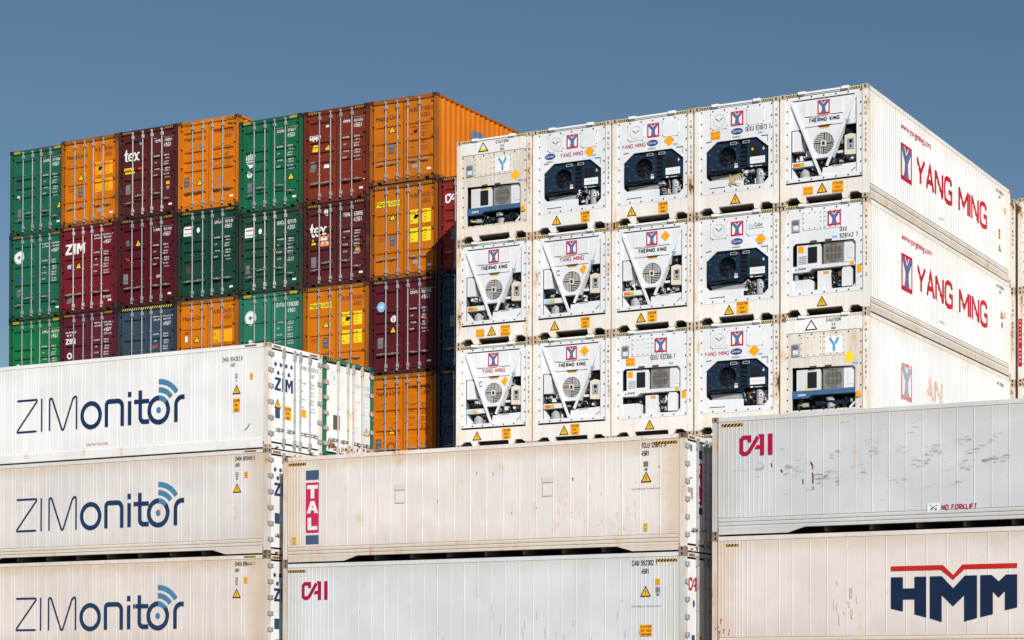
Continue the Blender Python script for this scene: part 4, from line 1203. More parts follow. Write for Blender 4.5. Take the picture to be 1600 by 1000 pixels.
def reefer_side_on(x_left, y_front, z_base, label, rgb, kind, group, wear=.25, grime=.4, scuff=0, ridges=3, gap=True, rail_tint=None, rail_flat=False, doors=None, low=0, end_side='door', stain=(.84, .70, .55)):
    """long wall faces the camera (local -X is world -Y, local -Y is world +X): x_left = world x of the left end"""
    H = HC
    root = thing('refrigerated_container', label, 'refrigerated container', (x_left + LEN, y_front + W2, z_base), math.pi / 2, group)
    fm, pm, cm = reefer_frame(root, H, rgb, wear, grime, low=0)
    wm = paint(rgb, wear * .5, grime, .42, stain, scuff, bump=.14, low=low, edge=min(1, grime * 1.15))
    pm = paint(tuple(c * .93 for c in rgb), min(1, wear + .42), 1.0, .5, (.62, .46, .34), edge=.22)
    c2 = casting_mesh(paint((.30, .23, .175), min(1, wear + .4), .9, .55, (.7, .5, .3))) if wear > .2 else None
    for ch in root.children:
        if c2 and ch.name.startswith('corner_casting'): ch.data = c2
        if ch.name.startswith('corner_post') and ch.data.materials[0] is not wm: ch.data.materials.clear(); ch.data.materials.append(pm)
    rm = paint(rail_tint or rgb, wear + .15, grime + .3, .45, (.82, .72, .60))
    br, rg = seams(kind)
    br2 = sorted(LEN - b_ for b_ in br); rg2 = [LEN - r_ for r_ in rg]
    z1 = .44 if not rail_flat else .30
    lined_wall(root, -1, H, br2, rg2, wm, z1, rw=.017, rh=.0055)
    ridged_rail(root, -1, rm, ridges, .165 if gap else .04, z1, gap, rail_flat)
    MB().box(W2 - .035, W2 - .012, .15, LEN - .15, .14, H - .10).build('side_wall', wm, root)
    MB().box(W2 - .08, W2 - .002, .176, LEN - .176, .05, .138).build('bottom_side_rail', rm, root)
    return root, fm, pm, cm

# =================================================================== PLACEMENT
p_ym, YMX, YMY, YMZ = 2.48777, -18.1975, 47.2368, 15.3686
p_c, CX, CY, CZ = 2.49878, -33.0745, 49.9913, 17.8664
ZX, ZY, ZZ = -34.1961, 43.4507, 9.4039
TX, TY, TZ = -33.7326, 43.5171, 6.2295
AX, AY, AZ = -20.895, 43.70, 6.570

# ground
gb = MB(); gb.face([(-4000, -4000, 0), (4000, -4000, 0), (4000, 4000, 0), (-4000, 4000, 0)])
gm = paint((0.075, 0.072, 0.07), 0, .4, .8)
g = gb.build('ground', gm, None, (0, 0, -2.35)); g['kind'] = 'structure'

LX1, LY1, LZ1 = 0.0, 0.217, CZ + .31
BROWN_ = flat((.25, .12, .02))
NVY_M = flat((0.02, 0.04, 0.09))
# ------------------------------------------------------------------ the stack of box containers, doors to the camera
OR = (0.62, 0.172, 0.003); ORD = (0.54, 0.150, 0.005)
GRN = (0.008, 0.125, 0.056); GRN2 = (0.012, 0.118, 0.064); GRN3 = (0.008, 0.160, 0.048); DGR = (0.008, 0.050, 0.030); DGR2 = (0.014, 0.070, 0.044); SGR = (0.022, 0.170, 0.105)
MAR = (0.088, 0.015, 0.015); ZRD = (0.155, 0.010, 0.018); FMR = (0.085, 0.006, 0.012); BRN = (0.185, 0.028, 0.012); ZM2 = (0.100, 0.014, 0.024)
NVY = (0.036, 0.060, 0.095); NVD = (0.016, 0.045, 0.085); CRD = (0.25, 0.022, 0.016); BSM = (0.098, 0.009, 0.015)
GRP = "box containers stacked with their doors outward"
jig = random.Random(41)
def cx_(i): return CX - i * p_c - W2
def dbox(i, ztop, H, *a, **k):
    k.setdefault('group', GRP)
    return dry((cx_(i) + k.pop('dx', 0) + jig.uniform(-.010, .010), CY + k.pop('dy', 0) + jig.uniform(-.03, .03), ztop - H), H, *a, **k)
T0 = CZ                       # roof of the short top box of the right-hand columns
T1 = CZ + .305                # roof of the taller top boxes on the left
L3 = CZ - HS - HC             # level the third tier hangs from
orange_mark = ('sticker', 'L', [(poly([(-.90, HC - 1.31), (-.64, HC - 1.27), (-.66, HC - 1.2), (-.88, HC - 1.24)]), flat((.6, .06, .01)))])
def hlm(H, x=-.42):
    return [('sticker', 'L', [(rect(-.235, H - 1.24, -.18, H - 1.14), LEMON)]), ('sticker', 'R', [(poly([(.36, H - 1.13), (.60, H - 1.07), (.62, H - 1.0), (.40, H - 1.02)]), flat((.45, .04, .01))), (rect(.38, H - 1.14, .50, H - 1.06), BLACK)]), ('data_plate', 'R', [(rect(.33, .40, .56, .50), flat((.30, .32, .36)))]), ('faded_print', 'L', [(stroke([(-.93, H - 1.62), (-.68, H - 1.62)], .05), flat((.35, .09, .01))), (stroke([(-.93, H - 1.70), (-.68, H - 1.70)], .04), flat((.38, .10, .01)))])]
# column 7 (nearest the insulated block)
dbox(0, T0, HS, ORD, "orange box at the top right corner of the coloured stack, its long side showing", 'hl', ("HLBU", "177688 6", "42G1"), style='line', hz=None, tri=(-.40, HS - .93), plate=(-.52, .92), txt=flat((.16, .05, .02), .5, .3), marks=hlm(HS), wear=.35, frame_dark=.62)
dbox(0, T0 - HS, HC, ORD, "orange box with yellow-backed lettering and four yellow labels, beside the red box", 'hly', ("HLBU", "146130 0", "42G1"), style='line', tri=(-.40, HC - 1.0), plate=(-.50, 1.02), txt=flat((.16, .05, .02), .5, .3), marks=hlm(HC), spec_back=LEMON, wear=.35, frame_dark=.5)
dbox(0, L3, HC, BSM, "maroon box with a round pale blue sticker on its left door", None, ("BSIU", "820560", "45G1"), style='band', tri=(-.37, 1.35), plate=(-.93, .82, flat((.20, .21, .24))), wear=.15,
     marks=[('round_sticker', 'L', [(rect(-1.0, HC - .86, -.84, HC - .78), flat((.03, .12, .35))), (disc(-.80, HC - .82, .155, 20), flat((.22, .50, .70))), (text("BSC", .07, -.80, HC - .855, .9, .02, 'CENTER'), WHITE)]), ('approval_sticker', 'L', [(disc(-.36, HC - 1.22, .095, 18, .12), WHITE), (stroke([(-.38, HC - 1.28), (-.38, HC - 1.16), (-.34, HC - 1.18), (-.33, HC - 1.24), (-.38, HC - 1.28)], .02), DARKTXT)]), ('sticker', 'R', [(rect(.74, HC - 1.36, .90, HC - 1.28), flat((.65, .06, .01)))])])
dbox(0, L3 - HC, HC, OR, "orange box under the maroon one, smudged lettering, showing above the long white container", 'hl', ("FANU", "261028 3", "45G1"), style='band4', tri=(-.42, 1.17), plate=(-.98, .62), txt=flat((.16, .05, .02), .5, .3), marks=[('faded_print', 'L', [(ring(-.42, .68, .10, .16, n=16), flat((.30, .08, .01)))])], wear=.2)
# column 6
dbox(1, T0, HC, BRN, "reddish-brown box with white lettering, top tier between green and orange", 'hmm', ("HMMU", "637263 3", "45G1"), style='band', tri=(-.33, 1.72), plate=(-.99, 1.0, flat((.16, .20, .24))),
     marks=[('notice_sticker', 'L', [(rect(-.90, 1.62, -.69, 1.84), LEMON), (stroke([(-.88, 1.77), (-.71, 1.77)], .02), BLACK), (stroke([(-.86, 1.72), (-.73, 1.72)], .02), BLACK)]), ('sticker', 'L', [(rect(-.48, 1.08, -.26, 1.20), WHITE)]), ('sticker', 'L', [(rect(-.42, 2.34, -.28, 2.42), flat((.55, .65, .75)))]), ('sticker', 'R', [(rect(1.0, .45, 1.07, .60), WHITE)])], wear=.15, frame_dark=.7)
dbox(1, T0 - HC, HS, MAR, "maroon box with white lettering above an orange square sticker, second tier", 'tex', ("TGHU", "530056 4", "42G1"), style='band', tri=(-.88, 1.42), plate=(-.94, .62, flat((.20, .20, .22))),
     marks=[('picture_sticker', 'L', [(rect(-.62, 1.25, -.30, 1.62), flat((.75, .22, .08))), (poly([(-.59, 1.30), (-.46, 1.42), (-.33, 1.29), (-.36, 1.56), (-.46, 1.48), (-.57, 1.57)]), flat((.75, .72, .70)))]), ('approval_sticker', 'L', [(disc(-.38, HS - .30, .075, 16, .10), WHITE), (text("U", .09, -.38, HS - .34, .8, .02, 'CENTER'), DARKTXT)]), ('sticker', 'R', [(rect(.70, 1.0, .84, 1.10), AMBER)])], handles='stagger', wear=.25)
dbox(1, L3, HC, OR, "orange box with yellow-backed lettering, third tier behind the green-framed white container", 'hly', ("HLXU", "854652", "45G1"), style='line', tri=(-.36, HC - 1.18), plate=(-.48, .98), txt=flat((.16, .05, .02), .5, .3), marks=hlm(HC), spec_back=LEMON, wear=.3)
# column 5
dbox(2, T0, HC, GRN, "green box with a white hand-like emblem on its left door, top tier", 'hand', ("EGSU", "9402795", "45G1"), style='band', hz='bar', tri=(.80, .98), plate=(-.90, .62, flat((.08, .13, .17))), handles='stagger', wear=.06, frame_dark=.75)
dbox(2, T0 - HC, HS, DGR2, "greyish-green box with a white placard, second tier right of the darker green one", 'placard', ("UACU", "827179 4", "42G1"), style='band', hz=None, handles='stagger', plate=(-.98, .62, flat((.10, .06, .05))), bars=GALV_R, wear=.3, grime=.7)
dbox(2, L3, HC, SGR, "sea-green box with a round white emblem, third tier behind the clean white container", 'emblem', ("EITU", "1318200", "45G1"), style='line', hz='bar', marks=[('approval_sticker', 'L', [(disc(-.79, HC - 1.56, .09, 16, .12), WHITE)])], wear=.2, grime=.6, frame_dark=.8)
# column 4
dbox(3, T1, HC, OR, "bright orange box standing a step above the green box at its right, top tier", 'hl', ("HAMU", "247018 6", "45G1"), style='band', tri=(-.35, .90), plate=(-.98, .78), txt=flat((.12, .06, .03), .5, .3),
     marks=[('sticker', 'R', [(rect(.34, .86, .52, .95), flat((.20, .22, .28)))]), ('sticker', 'R', [(poly([(.75, 2.62), (.98, 2.60), (.96, 2.66), (.80, 2.68)]), flat((.10, .04, .01)))]), ('sticker', 'L', [(rect(-.38, 1.95, -.28, 2.10), flat((.12, .20, .22)))])], wear=.08, frame_dark=.9)
dbox(3, T1 - HC, HC, DGR, "dark green box with a white placard and round sticker, second tier", 'placard', ("UACU", "501538 0", "45G1"), style='band', marks=[('faded_plate', 'L', [(rect(-.88, .88, -.74, 1.12), flat((.12, .05, .04)))])], wear=.12)
dbox(3, L3, HC, OR, "orange box in the third tier between the navy and the sea-green box", 'hl', ("HLBU", "264297 0", "45G1"), style='line', tri=(-.42, HC - 1.26), txt=flat((.16, .05, .02), .5, .3), marks=[('sticker', 'L', [(rect(-.90, HC - 1.32, -.80, HC - 1.14), WHITE)]), ('sticker', 'L', [(rect(-.92, HC - 1.08, -.72, HC - 1.0), flat((.45, .05, .01)))]), ('weight_label', 'R', [(rect(.24, HC - 1.42, .56, HC - 1.02), AMBER), (rect(.66, HC - 1.42, 1.0, HC - 1.02), AMBER)])], wear=.2)
# column 3
dbox(4, T1, HC, MAR, "maroon box with large white lettering and a yellow caution strip, top tier", 'tex', ("TEMU", "700057 3", "45G1"), style='band', plate=(-.93, .82, flat((.22, .20, .20))),
     marks=[('caution_label', 'L', [(rect(-1.0, 1.50, -.60, 1.68), LEMON), (text("CAUTION", .06, -.97, 1.58, .8, .01), BLACK)]), ('sticker', 'L', [(poly([(-.42, 1.60), (-.20, 1.56), (-.20, 1.64), (-.40, 1.66)]), flat((.65, .06, .02)))]), ('round_sticker', 'L', [(disc(-.34, 2.46, .065, 14), flat((.15, .28, .45)))]), ('sticker', 'R', [(rect(.76, .98, .90, 1.08), YELLOW)]), ('sticker', 'R', [(poly([(.74, .92), (.92, .92), (.83, .78)]), flat((.30, .25, .22)))])], handles='stagger', bars=GALV_R, wear=.25)
dbox(4, T1 - HC, HC, FMR, "deep red box with a yellow triangle high on its left door, second tier", None, ("FANU", "157140 2", "45G1"), style='band', tri=(-.38, 2.08), plate=(-1.0, .78, flat((.24, .22, .20))),
     marks=[('sticker', 'L', [(rect(-.88, 2.02, -.76, 2.20), flat((.10, .16, .16)))]), ('sticker', 'L', [(rect(-.92, 1.54, -.76, 1.61), flat((.70, .10, .01)))]), ('sticker', 'R', [(rect(.38, .88, .56, .97), flat((.35, .37, .40)))])], wear=.12)
dbox(4, L3, HC, NVY, "navy blue box under the deep red one, striped header", None, ("GESU", "631467 5", "45G1"), style='band4', hz='full', marks=[('sticker', 'R', [(poly([(.24, HC - 1.42), (.44, HC - 1.38), (.44, HC - 1.30), (.26, HC - 1.33)]), flat((.65, .06, .01)))])], wear=.15)
# column 2
dbox(5, T1, HC, OR, "orange box next to the leftmost green one, top tier, orange labels on right door", 'hl', ("HLXU", "803848 0", "45G1"), style='line', tri=(-.38, 1.62), plate=(-.50, .96), txt=flat((.16, .05, .02), .5, .3), marks=hlm(HC), spec_back=AMBER, wear=.4, grime=.7)
dbox(5, T1 - HC, HC, ZRD, "crimson box with bold white lettering, second tier", 'zim', ("ZCSU", "869334 6", "45G1"), style='band4', tri=(-.42, 1.58), plate=(-.93, .35, flat((.20, .18, .17))), bars=GALV_R, marks=[('sticker', 'L', [(rect(-.90, 1.50, -.74, 1.64), flat((.40, .55, .75)))]), ('lettering', 'R', [(text("999 2502101", .08, .60, .42, .6), WHITE_P)])], wear=.15)
dbox(5, L3, HC, ZM2, "plum-coloured box with small stars over its white lettering, third tier", 'zims', ("ZCSU", "730408 4", "45G1"), style='band4', marks=[('round_sticker', 'L', [(ring(-.82, HC - 1.40, .06, .11, n=18), WHITE)]), ('lettering', 'R', [(text("ZIM.com", .08, .66, HC - .80, .8), WHITE_P)])], wear=.12)
# column 1 (left edge, set back)
kw = dict(dx=LX1, dy=LY1)
dbox(6, LZ1, HC, GRN2, "green box at the top left corner of the coloured stack, orange triangle low down", None, ("EGHU", "9715010", "45G1"), style='band', hz='bar', tri=(.98, .88), plate=(-.90, .60, flat((.05, .12, .14))), handles='stagger', marks=[('data_plate', 'L', [(rect(-.95, 1.66, -.62, 2.06), flat((.02, .07, .07)))]), ('round_sticker', 'L', [(disc(-.85, 1.30, .07, 14), flat((.5, .6, .6)))])], wear=.1, frame_dark=.75, **kw)
dbox(6, LZ1 - HC, HC, GRN2, "green box with a round white emblem, second tier at the left edge", 'emblem', ("EMCU", "4013020", "45G1"), style='band4', handles='stagger', plate=(-.90, .78, flat((.05, .08, .10))), marks=[('round_sticker', 'L', [(ring(-.85, 1.42, .05, .085, n=16), flat((.02, .08, .22)))])], wear=.15, **kw)
dbox(6, LZ1 - 2 * HC, HC, GRN3, "brighter green box, third tier at the left edge", None, ("EMCU", "8287550", "45G1"), style='band', hz='bar', marks=[('approval_sticker', 'L', [(ring(-.82, 1.32, .05, .10, n=16), WHITE)])], wear=.1, **kw)
# column 8 (in the gap beside the insulated block)
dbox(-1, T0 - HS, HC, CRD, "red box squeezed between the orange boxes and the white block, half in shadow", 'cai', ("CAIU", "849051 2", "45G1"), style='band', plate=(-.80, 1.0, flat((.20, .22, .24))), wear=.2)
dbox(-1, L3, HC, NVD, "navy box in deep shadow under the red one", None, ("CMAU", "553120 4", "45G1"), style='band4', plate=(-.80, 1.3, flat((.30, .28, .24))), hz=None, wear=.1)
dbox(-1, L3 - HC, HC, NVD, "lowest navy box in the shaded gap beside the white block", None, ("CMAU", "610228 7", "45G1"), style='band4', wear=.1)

# big letters on the long side of the orange corner box, laid over its corrugation
hap = bpy.data.objects['shipping_container']
def corr_decal(root, sh, mat, H):
    me, prof = corrugated_wall(H, W2 - .012, 1, paint(ORD, .35, .5, .42))
    v, f = sh
    bm = bmesh.new(); bv = [bm.verts.new((a, 0, b)) for a, b in v]
    for q in f: bm.faces.new([bv[i] for i in q])
    lo = min(a for a, b in v); hi = max(a for a, b in v)
    for y, _ in prof:
        if lo < y < hi: bmesh.ops.bisect_plane(bm, geom=bm.verts[:] + bm.edges[:] + bm.faces[:], plane_co=(y, 0, 0), plane_no=(1, 0, 0), dist=1e-5)
    def dep(y):
        for (a, da), (b, db) in zip(prof, prof[1:]):
            if a <= y <= b: return da + (db - da) * (y - a) / max(1e-6, b - a)
        return 0
    b = MB(); bm.verts.index_update()
    for fc in bm.faces: b.face([(W2 - .012 + .004 + dep(q.co.x), q.co.x, q.co.z) for q in fc.verts])
    bm.free(); b.build('lettering', mat, root)
corr_decal(hap, join(poly([(1.62, .80), (2.55, .80), (2.66, 1.99), (2.08, 1.96)]), poly([(2.75, .80), (3.60, .80), (3.75, 1.97), (2.82, 1.94)]), font_text("apag-Lloyd", .95, 4.2, .85, 1.0, 0, shear=.25, width=6.2)), flat((0.10, 0.13, 0.22)), HS)

# ------------------------------------------------------------------ insulated block, machinery outward
GY = "white insulated containers with their machinery outward"
def ym(col, tier, label, unit, opts, **k):
    k.setdefault('group', GY)
    o = reefer((YMX - col * p_ym - W2 + jig.uniform(-.008, .008), YMY + jig.uniform(-.02, .02), YMZ - (tier + 1) * HC), label, unit, dict(opts, seed=col * 7 + tier * 31 + 1), **k)
    return o
RU = paint((.83, .74, .62), .3, .6)
ym(4, 0, "dirty cream container with a blue Y on its cover, top left of white block", 'boxes', dict(old=True, y2=True), wear=.35, grime=.7, post_txt="YMLU 538201 4", tint=(.78, .735, .67))
ym(3, 0, "clean white container, dark blue machinery and orange diamond, second in the top tier", 'dark', dict(name=True, ox=-.68, dia=(.56, 2.14)), wear=.12, grime=.25, post_txt="YMLU 533384 5", tint=(.80, .795, .785), sill_marks=std_sill(-.46, .30, .26))
ym(2, 0, "container with dark blue machinery and rust-streaked right post, middle of the top tier", 'dark', dict(name=True, ox=.0, dia=(.50, 2.14)), wear=.42, grime=.5, post_txt="YMLU 533569 7", sill_marks=std_sill(-.62, .19, .28))
ym(1, 0, "container with dark blue machinery, amber square sticker and yellow cable coil, top tier", 'dark', dict(rect=True, serial="SEKU 931873 7", coil=True, dial=True, ox=.02), wear=.25, grime=.4, sill_marks=[('warning_sticker', m_triangle(-.02, .345, .28))], post_txt="YMLU 535130 2")
ym(0, 0, "container with V struts on the top right corner of the white block", 'struts', dict(), wear=.3, grime=.65, side=True, post_txt="YMLU 543536 0",
   sill_marks=[('warning_sticker', m_triangle(-.04, .36, .27)), ('notice_sticker', m_caution(-.56, .22, .27, .22, ("NOTICE", "KEEP CLEAR"), AMBER, flat((.55, .2, .02)))), ('notice_sticker', m_caution(.24, .20, .31, .30, ("ATTENTION", "R134A", "REFRIGERANT"), AMBER, flat((.3, .12, .02))))])
ym(4, 1, "container with V struts, black lettering and orange shelf sticker, middle tier at the left", 'struts', dict(), wear=.35, grime=.5, post_txt="YMLU 541112 5",
   sill_marks=[('warning_sticker', m_triangle(-.05, .36, .27)), ('notice_sticker', m_caution(-.56, .22, .27, .22, ("NOTICE", "KEEP CLEAR"), AMBER, flat((.55, .2, .02)))), ('notice_sticker', m_caution(.24, .20, .31, .30, ("ATTENTION", "R134A", "REFRIGERANT"), AMBER, flat((.3, .12, .02))))])
ym(3, 1, "container with V struts, crimson lettering and an orange diamond beside its fan, middle tier", 'struts', dict(title='ym', c=True, dia='mid', blue=True), wear=.38, grime=.45, post_txt="YMLU 538094 0", sill_marks=std_sill(-.52, .30, .26))
ym(2, 1, "container with V struts and an orange diamond beside its red emblem, middle of the block", 'struts', dict(dia='top'), wear=.3, grime=.45, post_txt="YMLU 532574 7", sill_marks=std_sill(-.32, -.12, .33))
ym(1, 1, "container with dark blue machinery and green-underlined lettering, middle tier", 'dark', dict(cube=True, dia=(.70, 2.13), ox=.02), wear=.22, grime=.4, post_txt="OTPU 680855 2", sill_marks=[('warning_sticker', m_triangle(-.20, .34, .27)), ('caution_label', m_caution(.02, .21, .34, .33))])
ym(0, 1, "container with white cabinets and barred fan, middle tier at the right corner", 'boxes', dict(serial2=("SEKU", "928142 7")), wear=.32, grime=.55, side=True, sill_marks=[('warning_sticker', m_triangle(-.06, .345, .27))], post_txt="YMLU 541926 2")
ym(4, 2, "container with V struts and orange diamond beside its fan, bottom left of the white block", 'struts', dict(title='ym', c=True, dia='mid', blue=True), wear=.36, grime=.5, post_txt="YMLU 537941 0", sill_marks=std_sill(-.52, .30, .26))
ym(3, 2, "container with V struts, black lettering and orange diamond beside the emblem, lower tier", 'struts', dict(dia='top'), wear=.30, grime=.45, post_txt="YMLU 543531 6", sill_marks=std_sill(-.22, -.02, .33))
ym(2, 2, "container with white cabinets, barred fan and an amber square sticker, lower tier", 'boxes', dict(serial="SEKU 932366 7"), wear=.3, grime=.4, sill_marks=[('warning_sticker', m_triangle(-.05, .345, .27))], post_txt="YMLU 540418 5")
ym(1, 2, "container with dark blue machinery above the gap between the two front stacks, lower tier", 'dark', dict(name=True, dia=(.51, 2.12), ox=.0), wear=.4, grime=.45, post_txt="YMLU 534013 4")
ym(0, 2, "rust-stained container with a blue Y on a white cover, lower tier at the right corner", 'boxes', dict(old=True), wear=.55, grime=.7, side=True, post_txt="YMLU 532891 6", tint=(.78, .74, .68))
ym(1, 3, "cream container glimpsed in the gap between the two front stacks", 'struts', dict(), wear=.4, grime=.5, post_txt="YMLU 536670 1")

# side lettering of the corner column
ymc = {o['label']: o for o in bpy.data.objects if o.get('group') == GY}
def bylab(s): return [o for l, o in ymc.items() if s in l][0]
rr_ = on_right(W2 - .003)
REDW = flat((0.56, 0.008, 0.022), .5, .08)
for s, z_, uy in (("top right corner", 1.20, 2.40), ("middle tier at the right corner", 1.16, 2.35)):
    o = bylab(s)
    decal('lettering', [(text("YANG MING", .79, 3.62, z_ - .03, 1, .008, width=6.25, track=.55), REDW)], o, rr_)
    decal('logo', s_logo_y(2.41, z_ - .17, .87, .97), o, rr_)
    decal('lettering', [(text("www.yangming.com", .17, 2.42, uy - .02, 1, .01, width=2.4), REDW)], o, rr_)
    decal('serial_number', [(join(text("YMLU 543536 0", .10, 10.75, 2.56, 1, .0, width=.75), text("45R1", .10, 11.0, 2.40, .8)), DARKTXT)], o, rr_)
    decal('handling_note', [(text("USE NO FORK LIFT", .05, 5.5, .62, 1), CRIMSON)], o, rr_)
o = bylab("top right corner")
decal('caution_label', m_caution(10.98, 1.18, .20, .30), o, rr_)
decal('warning_sticker', m_triangle(11.12, .92, .24), o, rr_)
decal('sticker', [(rect(11.60, 2.05, 11.72, 2.25), AMBER)], o, rr_)
decal('sticker', [(rect(11.38, 2.08, 11.46, 2.24), WHITE)], o, rr_)
o = bylab("middle tier at the right corner")
decal('warning_sticker', m_triangle(11.28, 1.80, .26), o, rr_)
decal('sticker', [(rect(11.52, 1.72, 11.60, 1.90), AMBER)], o, rr_)
decal('sticker', [(rect(11.24, 1.40, 11.36, 1.56), PLATE)], o, rr_)
o = bylab("rust-stained")
decal('faded_logo', s_logo_y(2.41, .98, .87, .97, True), o, rr_)
decal('faded_lettering', [(text("AN", .70, 4.42, 1.18, 1, .018, width=1.35), flat((.80, .56, .46), .5, .65))], o, rr_)
decal('serial_number', [(text("YMLU 532891 6", .10, 10.8, 2.50, 1, .0, width=.7), DARKTXT)], o, rr_)

# ------------------------------------------------------------------ block farther back at the right edge
for col, xr in ((0, -18.40), (1, -15.86)):
    for t in range(3):
        lab = ["container post with vertical serial number behind the white block", "pale container cut off by the right edge of the photograph"][col] + [", top tier", ", middle tier", ", lower tier"][t]
        o = reefer((xr - W2 if col == 0 else xr - W2, 60.5, 15.37 - (t + 1) * HC), lab, ['struts', 'dark', 'boxes'][(t + col) % 3] , dict(serial="SEKU 930021 4", title='tk', seed=91 + t), wear=.45, grime=.6, group="white insulated containers behind the corner column", post_txt="TTNU 8956 24")
        if col == 1 and t == 1:
            decal('lettering', [(rect(-W2 + .02, .5, -W2 + .14, 2.0), RED), (vtext("TRITON MARK", .07, -W2 + .08, 1.95, .125, .01), WHITE)], o, on_front(.004))

# ------------------------------------------------------------------ near stacks, long sides to the camera
WHT = (.80, .795, .785)
def side_zim(k, label, rgb, **kw):
    root, fm, pm, cm = reefer_side_on(ZX - LEN, ZY, ZZ - (k + 1) * HC, label, rgb, 'z', "white containers of the left front stack", **kw)
    f = on_left(0, -W2 + .002)
    sh = [stroke([(-9.16, 1.845), (-8.40, 1.845), (-8.385, 1.80), (-9.14, .975), (-9.15, .93), (-9.12, .925), (-8.40, .925)], .055),
          rect(-8.235, .905, -8.175, 1.86),
          stroke([(-7.90, .905), (-7.90, 1.76)] + arcp(-7.845, 1.79, .055, 180, 25, 6) + [(-7.44, .96)] + arcp(-7.395, .965, .048, 200, 340, 5) + [(-7.01, 1.79)] + arcp(-6.925, 1.79, .055, 155, 0, 6) + [(-6.87, .90)], .060)]
    bold = [ring(-6.32, 1.27, .275, .405, n=36),
            stroke([(-5.745, .90), (-5.745, 1.50)] + arcp(-5.645, 1.52, .10, 180, 90, 5) + [(-5.36, 1.62)] + arcp(-5.33, 1.45, .17, 90, 0, 7) + [(-5.16, .90)], .13),
            rect(-4.955, .905, -4.825, 1.585), rect(-4.955, 1.70, -4.825, 1.85),
            stroke([(-4.50, 1.86), (-4.50, 1.11)] + arcp(-4.36, 1.11, .14, 180, 270, 6) + [(-4.17, .97)], .13),
            poly([(-4.73, 1.49), (-4.566, 1.49), (-4.566, 1.61), (-4.73, 1.61)]), poly([(-4.434, 1.49), (-4.17, 1.49), (-4.17, 1.61), (-4.434, 1.61)]),
            ring(-3.83, 1.27, .275, .41, 90 - 0, 390, 30) if False else ring(-3.83, 1.27, .275, .41, 88, 400, 34),
            stroke([(-3.21, .90), (-3.21, 1.36)] + arcp(-2.99, 1.37, .22, 180, 95, 8) + [(-2.90, 1.59)], .13)]
    lb = flat((0.06, 0.20, 0.36), .5, .05)
    blue = [ring(-3.83, 1.27, .275, .41, 40, 88, 8), disc(-3.83, 1.27, .085, 18), ring(-3.83, 1.27, .50, .64, 38, 90, 14), ring(-3.83, 1.27, .73, .87, 36, 90, 16)]
    decal('lettering', [(join(*(sh + bold)), (NAVY_W, flat((0.014, 0.038, 0.105), .5, .28), flat((0.016, 0.040, 0.10), .5, .38))[k]), (join(*blue), lb)], root, f)
    if k == 0:
        decal('serial_number', [(join(text("ZMOU 894283 8", .12, -1.58, 2.46, .6, .0, width=.70), text("45R1", .11, -1.30, 2.30, .6)), GREYTXT)], root, f)
        decal('caution_label', m_caution(-1.20, 1.05, .24, .37), root, f)
        decal('warning_sticker', m_triangle(-1.08, 1.66, .26), root, f)
        decal('sticker', [(rect(-.62, 1.92, -.52, 2.09), AMBER), (stroke([(-.59, 2.0), (-.55, 2.0)], .03), BROWN_)], root, f)
        decal('sticker', [(join(rect(-1.13, 1.98, -1.04, 2.0), rect(-1.13, 2.03, -1.04, 2.05), rect(-1.13, 2.08, -1.04, 2.10), rect(-1.11, 1.90, -1.06, 1.92)), GREYTXT)], root, f)
        decal('handling_note', [(text("Use No Fork Lifts", .075, -6.49, .40, 1, width=.8), CRIMSON)], root, f)
        decal('scratch', [(stroke([(-.80, .52), (-.68, .62), (-.63, .70)], .022), DARKTXT)], root, f)
    else:
        sn = ("ZMOU 893455 5", "ZMOU 896444 1")[k - 1]
        decal('serial_number', [(join(text(sn, .11, -1.12, 2.60, .6, .006, width=.68), text("45R1", .10, -1.12, 2.43, .6, .006)), DARKTXT)], root, f)
        decal('warning_sticker', m_triangle(-1.05, 1.84, .26), root, f)
        decal('sticker', [(rect(-.80, 2.12, -.68, 2.29), AMBER), (stroke([(-.77, 2.24), (-.71, 2.24)], .02), BROWN_), (stroke([(-.77, 2.18), (-.71, 2.18)], .02), BROWN_)], root, f)
        decal('sticker', [(join(rect(-1.10, 2.16, -1.0, 2.18), rect(-1.10, 2.21, -1.0, 2.23), rect(-1.10, 2.26, -1.0, 2.28), rect(-1.08, 2.08, -1.02, 2.13)), GREYTXT)], root, f)
    decal('hazard_marking', m_hazard(-.80, 2.815, .40, .045, 6), root, on_left(0, -W2 - .001))
    L_, R_ = reefer_doors(root, HC, (.80, .80, .79), fm)
    ff = on_front(.004)
    st = [s_star(-.90 + i * .235, 2.34, .085) for i in range(4)] + [s_star(-.78 + i * .235, 2.11, .085) for i in range(3)]
    decal('logo', [(join(s_zim(-.93, 1.62, .80, .36), *st), NAVY)], L_, ff)
    if k == 0:
        decal('warning_sticker', m_triangle(-.80, 1.26, .27), L_, ff)
        decal('caution_label', m_caution(-.50, .86, .30, .37), L_, ff)
        decal('notice_sticker', [(rect(.25, 1.02, .48, 1.24), AMBER)], R_, ff)
    decal('data_plate', [(rect(-.91, .86, -.70, 1.15), flat((.03, .07, .14)))], L_, ff)
    decal('serial_number', [(join(text("ZMOU 894283 8", .12, .25, 2.34, .6, width=.75), text("45R1", .11, .66, 2.16, .6)), GREYTXT)], R_, ff)
    decal('weight_markings', [(s_spec(.22, 1.95, .09, 8, .05, c2=.42, left=("MAX GROSS", "", "TARE", "", "PAYLOAD", "", "CU.CAP", "")), GREYTXT)], R_, ff)
    decal('hazard_marking', m_hazard(-.98, HC - .105, .34, .06, 5), root, on_front(.012))
    decal('hazard_marking', m_hazard(.66, HC - .105, .34, .06, 5), root, on_front(.012))
    return root

